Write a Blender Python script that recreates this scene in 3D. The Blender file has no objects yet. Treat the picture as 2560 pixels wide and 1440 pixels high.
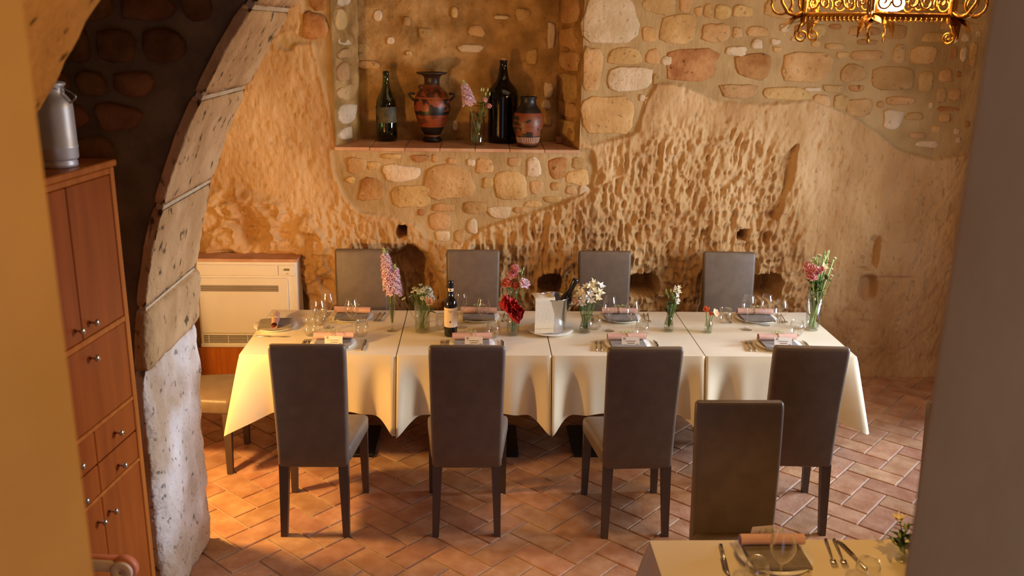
import bpy, bmesh, math, random
import numpy as np
from mathutils import Vector, Matrix, noise as mnoise
random.seed(7)
PI = math.pi
SC = bpy.context.scene
COL = SC.collection

# ------------------------------------------------------------------ camera
F_PX, PITCH, YAW, ROLL = 2284.0, 0.27714, 0.03937, 0.01701
CAM = np.array([-0.4348, -4.9824, 2.5815])
_fw = np.array([math.sin(YAW)*math.cos(PITCH), math.cos(YAW)*math.cos(PITCH), -math.sin(PITCH)])
_rt = np.array([math.cos(YAW), -math.sin(YAW), 0.0]); _up = np.cross(_rt, _fw)
RT = math.cos(ROLL)*_rt + math.sin(ROLL)*_up
UP = -math.sin(ROLL)*_rt + math.cos(ROLL)*_up
FW = _fw
cd = bpy.data.cameras.new('camera'); cam = bpy.data.objects.new('camera', cd); COL.objects.link(cam)
cam.matrix_world = Matrix(((RT[0], UP[0], -FW[0], CAM[0]), (RT[1], UP[1], -FW[1], CAM[1]), (RT[2], UP[2], -FW[2], CAM[2]), (0, 0, 0, 1)))
cd.sensor_width = 36.0; cd.lens = 36.0*F_PX/2560; cd.clip_start = 0.05; cd.clip_end = 60
cd.dof.use_dof = True; cd.dof.focus_distance = 5.6; cd.dof.aperture_fstop = 3.4
SC.camera = cam

def ray(u, v): return FW + RT*(u-1280)/F_PX - UP*(v-720)/F_PX
def onz(u, v, z):
    d = ray(u, v); return CAM + d*(z-CAM[2])/d[2]
def ony(u, v, y):
    d = ray(u, v); return CAM + d*(y-CAM[1])/d[1]
def px(P):
    d = np.asarray(P, float)-CAM; D = d@FW
    return 1280+F_PX*(d@RT)/D, 720-F_PX*(d@UP)/D

# ------------------------------------------------------------------ world, exposure, daylight
SC.view_settings.view_transform = 'Standard'; SC.view_settings.look = 'None'
SC.view_settings.exposure = -0.1; SC.view_settings.gamma = 1.0; SC.view_settings.use_curve_mapping = False
w = bpy.data.worlds.new('daylight'); SC.world = w; w.use_nodes = True
w.node_tree.nodes['Background'].inputs[0].default_value = (0.55, 0.68, 1.0, 1)
w.node_tree.nodes['Background'].inputs[1].default_value = 0.85

def area(name, loc, target, sx, sy, power, col):
    l = bpy.data.lights.new(name, 'AREA'); l.shape = 'RECTANGLE'; l.size = sx; l.size_y = sy; l.energy = power; l.color = col
    o = bpy.data.objects.new(name, l); COL.objects.link(o); o.location = loc
    o.rotation_euler = (Vector(target)-Vector(loc)).to_track_quat('-Z', 'Z').to_euler(); return o
def point(name, loc, power, col, r=0.05):
    l = bpy.data.lights.new(name, 'POINT'); l.energy = power; l.color = col; l.shadow_soft_size = r
    o = bpy.data.objects.new(name, l); COL.objects.link(o); o.location = loc; return o
# daylight entering low through the glazed opening in the right-hand wall
area('window_daylight', (9.0, 1.05, 3.25), (-0.2, -0.35, 0.6), 1.3, 1.5, 900, (0.74, 0.85, 1.0))
# warm wall lamp standing behind the left pier
point('wall_lamp_light', (-2.20, -0.56, 1.14), 98, (1.0, 0.57, 0.17), 0.06)
# spot lamp on the entrance wall to the right of the opening
_l = bpy.data.lights.new('entrance_lamp_light', 'SPOT'); _l.energy = 100; _l.color = (1.0, .50, .07); _l.spot_size = 1.2; _l.spot_blend = .7; _l.shadow_soft_size = .06
_o = bpy.data.objects.new('entrance_lamp_light', _l); COL.objects.link(_o); _o.location = (1.1, -3.5, 2.8); _o.rotation_euler = (Vector((-1.1, -3.6, 2.0))-Vector((1.1, -3.5, 2.8))).to_track_quat('-Z', 'Y').to_euler()
# second head of the same lamp, turned down on the foreground table
_l = bpy.data.lights.new('entrance_lamp_head_light', 'SPOT'); _l.energy = 95; _l.color = (1.0, .52, .10); _l.spot_size = .80; _l.spot_blend = .5; _l.shadow_soft_size = .06
_o = bpy.data.objects.new('entrance_lamp_head_light', _l); COL.objects.link(_o); _o.location = (1.1, -3.5, 2.8); _o.rotation_euler = (Vector((.72, -2.45, .75))-Vector((1.1, -3.5, 2.8))).to_track_quat('-Z', 'Y').to_euler()
# added soft warm fill under the vault, from no known lamp
area('vault_fill', (0.9, -0.1, 3.9), (0.6, 0.55, 0.0), 3.0, 1.2, 13, (1.0, 0.70, 0.38))
# diffuse sky light from the same glazed opening
_d = area('window_skylight', (3.68, -0.55, 1.5), (-0.3, 1.0, 1.35), 1.0, 1.4, 42, (0.82, 0.90, 1.0)); _d.data.spread = 1.5
CHAND_POWER = 12

# ------------------------------------------------------------------ materials
MATS = {}
def lin(c):
    return tuple(((x/255)/12.92 if x/255 <= .04045 else ((x/255+.055)/1.055)**2.4) for x in c)
def mat(name, c1, c2=None, scale=6.0, rough=0.6, metal=0.0, bump=0.0, bscale=30.0, spec=0.5, stretch=(1, 1, 1), rnd=0.0,
        detail=4.0, space='Object', c3=None, pits=0.0, pscale=30.0, sheen=0.0, coat=0.0, trans=0.0, sss=0.0):
    m = bpy.data.materials.new(name); m.use_nodes = True; nt = m.node_tree; N = nt.nodes; L = nt.links
    b = N['Principled BSDF']; b.inputs['Roughness'].default_value = rough; b.inputs['Metallic'].default_value = metal
    b.inputs['Specular IOR Level'].default_value = spec
    if sheen: b.inputs['Sheen Weight'].default_value = sheen
    if coat: b.inputs['Coat Weight'].default_value = coat; b.inputs['Coat Roughness'].default_value = .12
    if trans: b.inputs['Transmission Weight'].default_value = trans
    c1 = lin(c1); c2 = lin(c2) if c2 else c1
    tc = N.new('ShaderNodeTexCoord'); mp = N.new('ShaderNodeMapping'); mp.inputs['Scale'].default_value = stretch
    if space == 'World':
        g = N.new('ShaderNodeNewGeometry'); L.new(g.outputs['Position'], mp.inputs[0])
    else: L.new(tc.outputs[space], mp.inputs[0])
    n = N.new('ShaderNodeTexNoise'); n.inputs['Scale'].default_value = scale; n.inputs['Detail'].default_value = detail; L.new(mp.outputs[0], n.inputs['Vector'])
    r = N.new('ShaderNodeValToRGB'); r.color_ramp.elements[0].position = .35; r.color_ramp.elements[1].position = .66
    r.color_ramp.elements[0].color = (*c1, 1); r.color_ramp.elements[1].color = (*c2, 1)
    if c3:
        e = r.color_ramp.elements.new(.5); e.color = (*lin(c3), 1)
    L.new(n.outputs['Fac'], r.inputs[0]); out = r.outputs[0]
    if pits:
        vo = N.new('ShaderNodeTexNoise'); vo.inputs['Scale'].default_value = pscale; vo.inputs['Detail'].default_value = 2; L.new(mp.outputs[0], vo.inputs['Vector'])
        rr = N.new('ShaderNodeValToRGB'); rr.color_ramp.elements[0].position = .30; rr.color_ramp.elements[1].position = .37
        L.new(vo.outputs['Fac'], rr.inputs[0])
        mx = N.new('ShaderNodeMix'); mx.data_type = 'RGBA'; mx.blend_type = 'MULTIPLY'; mx.inputs[0].default_value = pits
        L.new(out, mx.inputs[6]); L.new(rr.outputs[0], mx.inputs[7]); out = mx.outputs[2]
    if rnd:
        oi = N.new('ShaderNodeObjectInfo'); hs = N.new('ShaderNodeHueSaturation')
        mr = N.new('ShaderNodeMapRange'); mr.inputs[3].default_value = 1-rnd; mr.inputs[4].default_value = 1+rnd
        L.new(oi.outputs['Random'], mr.inputs[0]); L.new(mr.outputs[0], hs.inputs['Value']); L.new(out, hs.inputs['Color'])
        m2 = N.new('ShaderNodeMath'); m2.operation = 'MULTIPLY'; m2.inputs[1].default_value = 7.31; L.new(oi.outputs['Random'], m2.inputs[0])
        m3 = N.new('ShaderNodeMath'); m3.operation = 'FRACT'; L.new(m2.outputs[0], m3.inputs[0])
        m4 = N.new('ShaderNodeMapRange'); m4.inputs[3].default_value = .5-rnd*.05; m4.inputs[4].default_value = .5+rnd*.05
        L.new(m3.outputs[0], m4.inputs[0]); L.new(m4.outputs[0], hs.inputs['Hue']); out = hs.outputs[0]
    L.new(out, b.inputs['Base Color'])
    if bump:
        n2 = N.new('ShaderNodeTexNoise'); n2.inputs['Scale'].default_value = bscale; n2.inputs['Detail'].default_value = 5; L.new(mp.outputs[0], n2.inputs['Vector'])
        bp = N.new('ShaderNodeBump'); bp.inputs['Strength'].default_value = bump; bp.inputs['Distance'].default_value = .02
        L.new(n2.outputs['Fac'], bp.inputs['Height']); L.new(bp.outputs[0], b.inputs['Normal'])
    MATS[name] = m; return m

def glass_mat(name, tint=(1, 1, 1), rough=0.0, base=0.03, ior=1.5):
    m = bpy.data.materials.new(name); m.use_nodes = True; nt = m.node_tree; N = nt.nodes; L = nt.links
    N.remove(N['Principled BSDF']); o = N['Material Output']
    t = N.new('ShaderNodeBsdfTransparent'); t.inputs[0].default_value = (*tint, 1)
    g = N.new('ShaderNodeBsdfGlossy'); g.inputs['Roughness'].default_value = rough; g.inputs[0].default_value = (1, 1, 1, 1)
    fr = N.new('ShaderNodeLayerWeight'); fr.inputs['Blend'].default_value = .5
    pw = N.new('ShaderNodeMath'); pw.operation = 'POWER'; pw.inputs[1].default_value = 2.4; L.new(fr.outputs['Facing'], pw.inputs[0])
    ml = N.new('ShaderNodeMath'); ml.operation = 'MULTIPLY'; ml.inputs[1].default_value = (ior-1.0)*1.7; L.new(pw.outputs[0], ml.inputs[0])
    ad = N.new('ShaderNodeMath'); ad.operation = 'ADD'; ad.inputs[1].default_value = base; L.new(ml.outputs[0], ad.inputs[0])
    mx = N.new('ShaderNodeMixShader'); L.new(ad.outputs[0], mx.inputs[0]); L.new(t.outputs[0], mx.inputs[1]); L.new(g.outputs[0], mx.inputs[2]); L.new(mx.outputs[0], o.inputs[0])
    MATS[name] = m; return m

def emit_mat(name, col, s):
    m = bpy.data.materials.new(name); m.use_nodes = True; N = m.node_tree.nodes; b = N['Principled BSDF']
    b.inputs['Emission Color'].default_value = (*col, 1); b.inputs['Emission Strength'].default_value = s; MATS[name] = m; return m

STONE1, STONE2, STONE3 = (184, 142, 88), (212, 172, 118), (198, 156, 100)
mat('stone', STONE1, STONE2, 5, .9, bump=.5, bscale=28, rnd=.16, c3=STONE3, pits=.35, pscale=34, space='World', spec=.2)
mat('stone_rust', (160, 104, 58), (196, 146, 92), 7, .9, bump=.6, bscale=28, rnd=.10, pits=.55, pscale=22, space='World', spec=.2)
mat('stone_pale', (205, 176, 138), (226, 200, 166), 6, .9, bump=.5, bscale=30, rnd=.06, pits=.3, pscale=34, space='World', spec=.2)
mat('arch_stone', (190, 150, 102), (216, 178, 130), 6, .92, bump=.7, bscale=35, rnd=.05, pits=.75, pscale=24, space='World', spec=.15, stretch=(1, 1, .6))
mat('arch_plaster', (192, 164, 134), (238, 228, 220), 2.6, .92, bump=.8, bscale=26, pits=.6, pscale=30, space='World', spec=.15)
mat('mortar_joint', (204, 178, 142), (224, 200, 166), 9, .95, bump=.5, bscale=50, space='World', spec=.1)
mat('rubble_mortar', (120, 100, 74), (150, 126, 96), 6, .95, bump=.6, bscale=25, space='World', spec=.1)
mat('shaded_rubble', (120, 84, 52), (160, 116, 76), 7, .95, bump=.7, bscale=25, rnd=.22, space='World', spec=.1)  # darker than the lit stones, spandrel shade put into the colour
mat('jamb_plaster', (180, 148, 104), (194, 162, 118), 2.2, .95, bump=.25, bscale=9, space='World', spec=.1)
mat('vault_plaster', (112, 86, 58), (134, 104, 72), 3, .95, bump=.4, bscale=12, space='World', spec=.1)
mat('tile', (180, 128, 94), (206, 160, 126), 9, .55, bump=.18, bscale=40, rnd=.15, c3=(192, 144, 110), space='World', spec=.35)
mat('grout', (186, 168, 148), (206, 190, 172), 12, .95, bump=.4, bscale=60, space='World', spec=.1)
mat('shelf_tile', (196, 142, 104), (214, 170, 134), 6, .8, bump=.2, bscale=30, rnd=.14, space='World', spec=.2)
mat('leather', (108, 92, 78), (118, 101, 86), 14, .42, bump=.10, bscale=260, spec=.5)
mat('wood_leg', (84, 68, 58), (98, 80, 68), 10, .45, stretch=(1, 1, .15), spec=.4)
mat('cloth', (226, 212, 182), (233, 220, 192), 3, .75, bump=.05, bscale=300, spec=.2, sheen=.15)
mat('white_cloth', (225, 212, 186), (236, 224, 200), 5, .85, bump=.1, bscale=80, spec=.2)
mat('black_metal', (18, 16, 15), (26, 23, 21), 8, .5, spec=.4)
mat('table_wood', (70, 46, 30), (94, 64, 42), 10, .5, stretch=(1, 6, 1))
mat('cherry_wood', (176, 96, 30), (196, 114, 42), 5, .38, stretch=(6, 6, .5), bump=.05, bscale=60, c3=(186, 104, 36), spec=.45)
mat('cherry_panel', (150, 72, 18), (168, 84, 24), 4, .36, stretch=(5, 5, .4), spec=.45)
mat('chrome', (200, 200, 196), (214, 214, 210), 6, .16, metal=1)
mat('steel', (196, 198, 200), (214, 216, 218), 5, .17, metal=1)
mat('zinc', (214, 217, 221), (228, 231, 235), 9, .42, metal=.45, bump=.05, bscale=25)
mat('silver_cutlery', (190, 186, 178), (206, 202, 194), 6, .2, metal=1)
mat('gold', (164, 112, 40), (196, 142, 62), 9, .34, metal=1, bump=.2, bscale=60)
mat('ac_white', (232, 222, 204), (238, 229, 212), 3, .45, spec=.4)
mat('ac_shadow', (96, 84, 70), (110, 98, 84), 6, .6)
mat('ac_louver', (176, 160, 138), (190, 174, 150), 6, .5)
mat('lcd', (120, 116, 96), None, 6, .3)
mat('porcelain', (236, 234, 228), (242, 240, 236), 3, .18, spec=.6)
mat('napkin', (116, 104, 92), (132, 120, 106), 24, .9, bump=.15, bscale=180, sheen=.2)
mat('scroll_paper', (214, 168, 152), (226, 184, 168), 8, .7)
mat('raffia', (196, 176, 132), (214, 194, 152), 30, .8)
mat('card_paper', (232, 224, 214), (238, 231, 222), 6, .8)
mat('ink', (92, 84, 80), None, 6, .8)
mat('wine_glass_dark', (10, 12, 9), (14, 16, 12), 5, .06, spec=.7, coat=.5)
mat('foil_black', (16, 15, 17), (22, 20, 22), 12, .28, spec=.6)
mat('label_cream', (236, 216, 190), (242, 224, 200), 5, .7)
mat('label_red', (110, 20, 24), None, 5, .6)
mat('demijohn', (6, 6, 5), (9, 8, 7), 5, .07, spec=.5)
mat('cork', (196, 146, 96), (170, 120, 76), 40, .9)
mat('clay_black', (34, 24, 18), (48, 34, 24), 20, .5)
mat('brick', (146, 92, 60), (170, 112, 76), 14, .9, bump=.4, bscale=40)
mat('stem_green', (92, 122, 48), (128, 152, 70), 20, .6)
mat('leaf_green', (44, 70, 30), (78, 108, 48), 14, .55)
mat('pale_green', (150, 172, 96), (178, 192, 122), 18, .6)
mat('petal_pink', (240, 194, 212), (250, 230, 234), 40, .7, sss=.1)
mat('petal_rose', (230, 136, 140), (246, 190, 186), 30, .7)
mat('petal_salmon', (214, 92, 74), (232, 130, 106), 30, .7)
mat('petal_white', (246, 243, 234), (252, 250, 244), 30, .7)
mat('petal_cream', (244, 230, 192), (250, 242, 216), 30, .7)
mat('petal_peach', (240, 190, 150), (248, 220, 190), 30, .7)
mat('petal_orange', (232, 106, 56), (240, 140, 84), 30, .7)
mat('petal_red', (164, 20, 26), (196, 44, 44), 60, .75)
mat('daisy_eye', (214, 176, 70), (228, 196, 96), 60, .8)
mat('tulip_striped', (214, 60, 84), (248, 226, 222), 26, .6, stretch=(3, 3, .6))
mat('pink_plastic', (238, 150, 116), (242, 160, 124), 4, .4)
mat('white_plastic', (244, 232, 226), (248, 238, 232), 4, .4)
glass_mat('glass', (.975, .98, .975), base=.06)
glass_mat('glass_vase', (.93, .95, .92), base=.06)
glass_mat('water', (.93, .955, .90), base=.0, ior=1.1)
glass_mat('pane', (.9, .94, 1.0), base=.02)
glass_mat('green_glass', (.30, .40, .16), base=.05)
emit_mat('bulb', (1.0, .80, .52), 30)

def amphora_mat(name, bands, zh, figure_cols):
    """painted pot: colour bands up the height plus blotchy dark figures inside the light bands"""
    m = bpy.data.materials.new(name); m.use_nodes = True; nt = m.node_tree; N = nt.nodes; L = nt.links
    b = N['Principled BSDF']; b.inputs['Roughness'].default_value = .42
    tc = N.new('ShaderNodeTexCoord'); sp = N.new('ShaderNodeSeparateXYZ'); L.new(tc.outputs['Object'], sp.inputs[0])
    dv = N.new('ShaderNodeMath'); dv.operation = 'DIVIDE'; dv.inputs[1].default_value = zh; L.new(sp.outputs[2], dv.inputs[0])
    r = N.new('ShaderNodeValToRGB'); r.color_ramp.interpolation = 'CONSTANT'
    fr = N.new('ShaderNodeValToRGB'); fr.color_ramp.interpolation = 'CONSTANT'
    for i, (p, c, f) in enumerate(bands):
        for rr, v in ((r, (*lin(c), 1)), (fr, (f, f, f, 1))):
            e = rr.color_ramp.elements[0] if i == 0 else (rr.color_ramp.elements[1] if i == 1 else rr.color_ramp.elements.new(p))
            e.position = p; e.color = v
    L.new(dv.outputs[0], r.inputs[0]); L.new(dv.outputs[0], fr.inputs[0])
    n = N.new('ShaderNodeTexNoise'); n.inputs['Scale'].default_value = 17; n.inputs['Detail'].default_value = 1.5; L.new(tc.outputs['Object'], n.inputs['Vector'])
    t = N.new('ShaderNodeValToRGB'); t.color_ramp.elements[0].position = .50; t.color_ramp.elements[1].position = .53; L.new(n.outputs['Fac'], t.inputs[0])
    mu = N.new('ShaderNodeMath'); mu.operation = 'MULTIPLY'; L.new(t.outputs[0], mu.inputs[0]); L.new(fr.outputs[0], mu.inputs[1])
    mx = N.new('ShaderNodeMix'); mx.data_type = 'RGBA'; L.new(mu.outputs[0], mx.inputs[0]); L.new(r.outputs[0], mx.inputs[6]); mx.inputs[7].default_value = (*lin(figure_cols), 1)
    L.new(mx.outputs[2], b.inputs['Base Color']); MATS[name] = m
BK, OR, BR = (26, 18, 12), (138, 62, 26), (78, 42, 22)
amphora_mat('amphora_paint', [(0, BK, 0), (.08, (160, 92, 44), 0), (.105, BK, 0), (.22, OR, .0), (.25, OR, .55), (.40, BK, 0), (.45, OR, 1), (.63, (150, 76, 34), 0), (.655, OR, .8), (.76, (110, 52, 26), 0), (.83, (52, 32, 20), 0)], .51, (38, 28, 18))
amphora_mat('jar_paint', [(0, BR, 0), (.06, (134, 80, 42), .0), (.20, BK, 0), (.22, (128, 68, 34), 1), (.40, (120, 56, 30), 0), (.44, (120, 64, 32), 1), (.62, (128, 58, 30), 0), (.68, BK, 0)], .36, (46, 32, 20))

# ------------------------------------------------------------------ mesh helpers
class MB:
    def __init__(self): self.v = []; self.f = []
    def add(self, vs, fs, M=None):
        o = len(self.v)
        if M is not None: vs = [tuple(M @ Vector(p)) for p in vs]
        self.v += [tuple(p) for p in vs]; self.f += [tuple(i+o for i in f) for f in fs]; return self
    def box(self, c, s, M=None):
        x, y, z = c; a, b, d = s[0]/2, s[1]/2, s[2]/2
        vs = [(x+i*a, y+j*b, z+k*d) for k in (-1, 1) for j in (-1, 1) for i in (-1, 1)]
        return self.add(vs, [(0, 2, 3, 1), (4, 5, 7, 6), (0, 1, 5, 4), (1, 3, 7, 5), (3, 2, 6, 7), (2, 0, 4, 6)], M)
    def cbox(self, c, s, ch=.006, seg=1, M=None):
        bm = bmesh.new(); bmesh.ops.create_cube(bm, size=1)
        for p in bm.verts: p.co = Vector((p.co.x*s[0]+c[0], p.co.y*s[1]+c[1], p.co.z*s[2]+c[2]))
        bmesh.ops.bevel(bm, geom=bm.edges[:], offset=ch, segments=seg, affect='EDGES', profile=.5)
        bm.verts.index_update(); self.add([tuple(p.co) for p in bm.verts], [tuple(q.index for q in f.verts) for f in bm.faces], M); bm.free(); return self
    def hexa(self, b4, t4, M=None):
        return self.add(list(b4)+list(t4), [(3, 2, 1, 0), (4, 5, 6, 7)]+[(i, (i+1) % 4, (i+1) % 4+4, i+4) for i in range(4)], M)
    def lathe(self, prof, n=24, M=None, cap0=True, cap1=False):
        vs = []; fs = []
        for r, z in prof:
            for k in range(n): vs.append((r*math.cos(2*PI*k/n), r*math.sin(2*PI*k/n), z))
        for i in range(len(prof)-1):
            for k in range(n): fs.append((i*n+k, i*n+(k+1) % n, (i+1)*n+(k+1) % n, (i+1)*n+k))
        if cap0 and prof[0][0] > 1e-4: fs.append(tuple(reversed(range(n))))
        if cap1 and prof[-1][0] > 1e-4: fs.append(tuple((len(prof)-1)*n+k for k in range(n)))
        return self.add(vs, fs, M)
    def tube(self, pts, r, n=6, M=None, caps=True):
        pts = [Vector(p) for p in pts]; m = len(pts); vs = []; fs = []
        rs = r if isinstance(r, (list, tuple)) else [r]*m
        up = None
        for i, p in enumerate(pts):
            t = (pts[min(i+1, m-1)]-pts[max(i-1, 0)]).normalized()
            if up is None:
                up = Vector((0, 0, 1)) if abs(t.z) < .9 else Vector((1, 0, 0))
            a = t.cross(up).normalized(); up = a.cross(t).normalized()
            for k in range(n):
                q = p+(a*math.cos(2*PI*k/n)+up*math.sin(2*PI*k/n))*rs[i]; vs.append(tuple(q))
        for i in range(m-1):
            for k in range(n): fs.append((i*n+k, i*n+(k+1) % n, (i+1)*n+(k+1) % n, (i+1)*n+k))
        if caps: fs.append(tuple(reversed(range(n)))); fs.append(tuple((m-1)*n+k for k in range(n)))
        return self.add(vs, fs, M)
    def loft(self, rings, M=None, cap0=True, cap1=True):
        n = len(rings[0]); vs = [p for r in rings for p in r]; fs = []
        for i in range(len(rings)-1):
            for k in range(n): fs.append((i*n+k, i*n+(k+1) % n, (i+1)*n+(k+1) % n, (i+1)*n+k))
        if cap0: fs.append(tuple(reversed(range(n))))
        if cap1: fs.append(tuple((len(rings)-1)*n+k for k in range(n)))
        return self.add(vs, fs, M)
    def grid(self, fn, nu, nv, M=None):
        vs = [fn(i/nu, j/nv) for j in range(nv+1) for i in range(nu+1)]
        fs = [(j*(nu+1)+i, j*(nu+1)+i+1, (j+1)*(nu+1)+i+1, (j+1)*(nu+1)+i) for j in range(nv) for i in range(nu)]
        return self.add(vs, fs, M)
    def mesh(self, name, m, smooth=True):
        me = bpy.data.meshes.new(name); me.from_pydata(self.v, [], self.f); me.materials.append(MATS[m])
        if smooth: me.polygons.foreach_set('use_smooth', [True]*len(me.polygons))
        me.update(); return me
    def build(self, name, m, parent=None, smooth=True, kind=None):
        o = bpy.data.objects.new(name, self.mesh(name, m, smooth)); COL.objects.link(o)
        if parent: o.parent = parent
        if kind: o['kind'] = kind
        return o
def link_mesh(name, me, parent=None, M=None):
    o = bpy.data.objects.new(name, me); COL.objects.link(o)
    if parent: o.parent = parent
    if M is not None: o.matrix_local = M
    return o
def tag(o, label, cat, group=None, kind=None):
    o['label'] = label; o['category'] = cat
    if group: o['group'] = group
    if kind: o['kind'] = kind
    return o
def empty(name, loc, rz=0, label=None, cat=None, group=None):
    o = bpy.data.objects.new(name, None); COL.objects.link(o); o.location = tuple(float(c) for c in loc); o.rotation_euler = (0, 0, rz); o.empty_display_size = .1
    if label: tag(o, label, cat, group)
    return o
def struct(o, label):
    o['kind'] = 'structure'; o['label'] = label; return o
def copy_tree(o, parent=None):
    c = o.copy(); COL.objects.link(c); c.parent = parent
    for ch in o.children: copy_tree(ch, c)
    return c
def wnoise(p, s, seed=0.0): return mnoise.noise(Vector((p[0]*s+seed, p[1]*s+seed*1.7, p[2]*s-seed)))
def fb(p, s, seed=0.0): return wnoise(p, s, seed)+.5*wnoise(p, s*2.1, seed+3)+.25*wnoise(p, s*4.3, seed+7)

# ------------------------------------------------------------------ numpy noise for the rock face
_rng = np.random.RandomState(11); _T = _rng.rand(512, 512)
def vn(x, y, seed=0):
    x = np.asarray(x)+seed*17.3; y = np.asarray(y)+seed*9.1
    xi = np.floor(x).astype(int); yi = np.floor(y).astype(int); fx = x-xi; fy = y-yi
    fx = fx*fx*(3-2*fx); fy = fy*fy*(3-2*fy)
    g = lambda a, b: _T[a % 512, b % 512]
    return (g(xi, yi)*(1-fx)+g(xi+1, yi)*fx)*(1-fy)+(g(xi, yi+1)*(1-fx)+g(xi+1, yi+1)*fx)*fy
def fbm(x, y, o=4, seed=0):
    s = 0; a = .5
    for k in range(o): s = s+a*(vn(x*2**k, y*2**k, seed+k)-.5)*2; a *= .5
    return s
def inpoly(X, Z, poly):
    m = np.zeros(X.shape, bool); n = len(poly); j = n-1
    for i in range(n):
        xi, zi = poly[i]; xj, zj = poly[j]
        c = ((zi > Z) != (zj > Z)) & (X < (xj-xi)*(Z-zi)/(zj-zi+1e-12)+xi); m ^= c; j = i
    return m
def blur(A, k):
    for ax in (0, 1):
        P = np.pad(A, [(k, k) if a == ax else (0, 0) for a in (0, 1)], mode='edge'); c = np.cumsum(P, axis=ax)
        c = np.concatenate([np.zeros_like(np.take(c, [0], ax)), c], ax); n = A.shape[ax]
        A = (np.take(c, np.arange(2*k+1, 2*k+1+n), ax)-np.take(c, np.arange(0, n), ax))/(2*k+1)
    return A

# =================================================================== SETTING
WY = 1.65                                   # plane of the back wall
def wp(u, v):
    p = ony(u, v, WY); return (p[0], p[2])
NX0, NX1, NZ0, NZT = -1.455, 0.296, 1.742, 3.05      # niche opening

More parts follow.
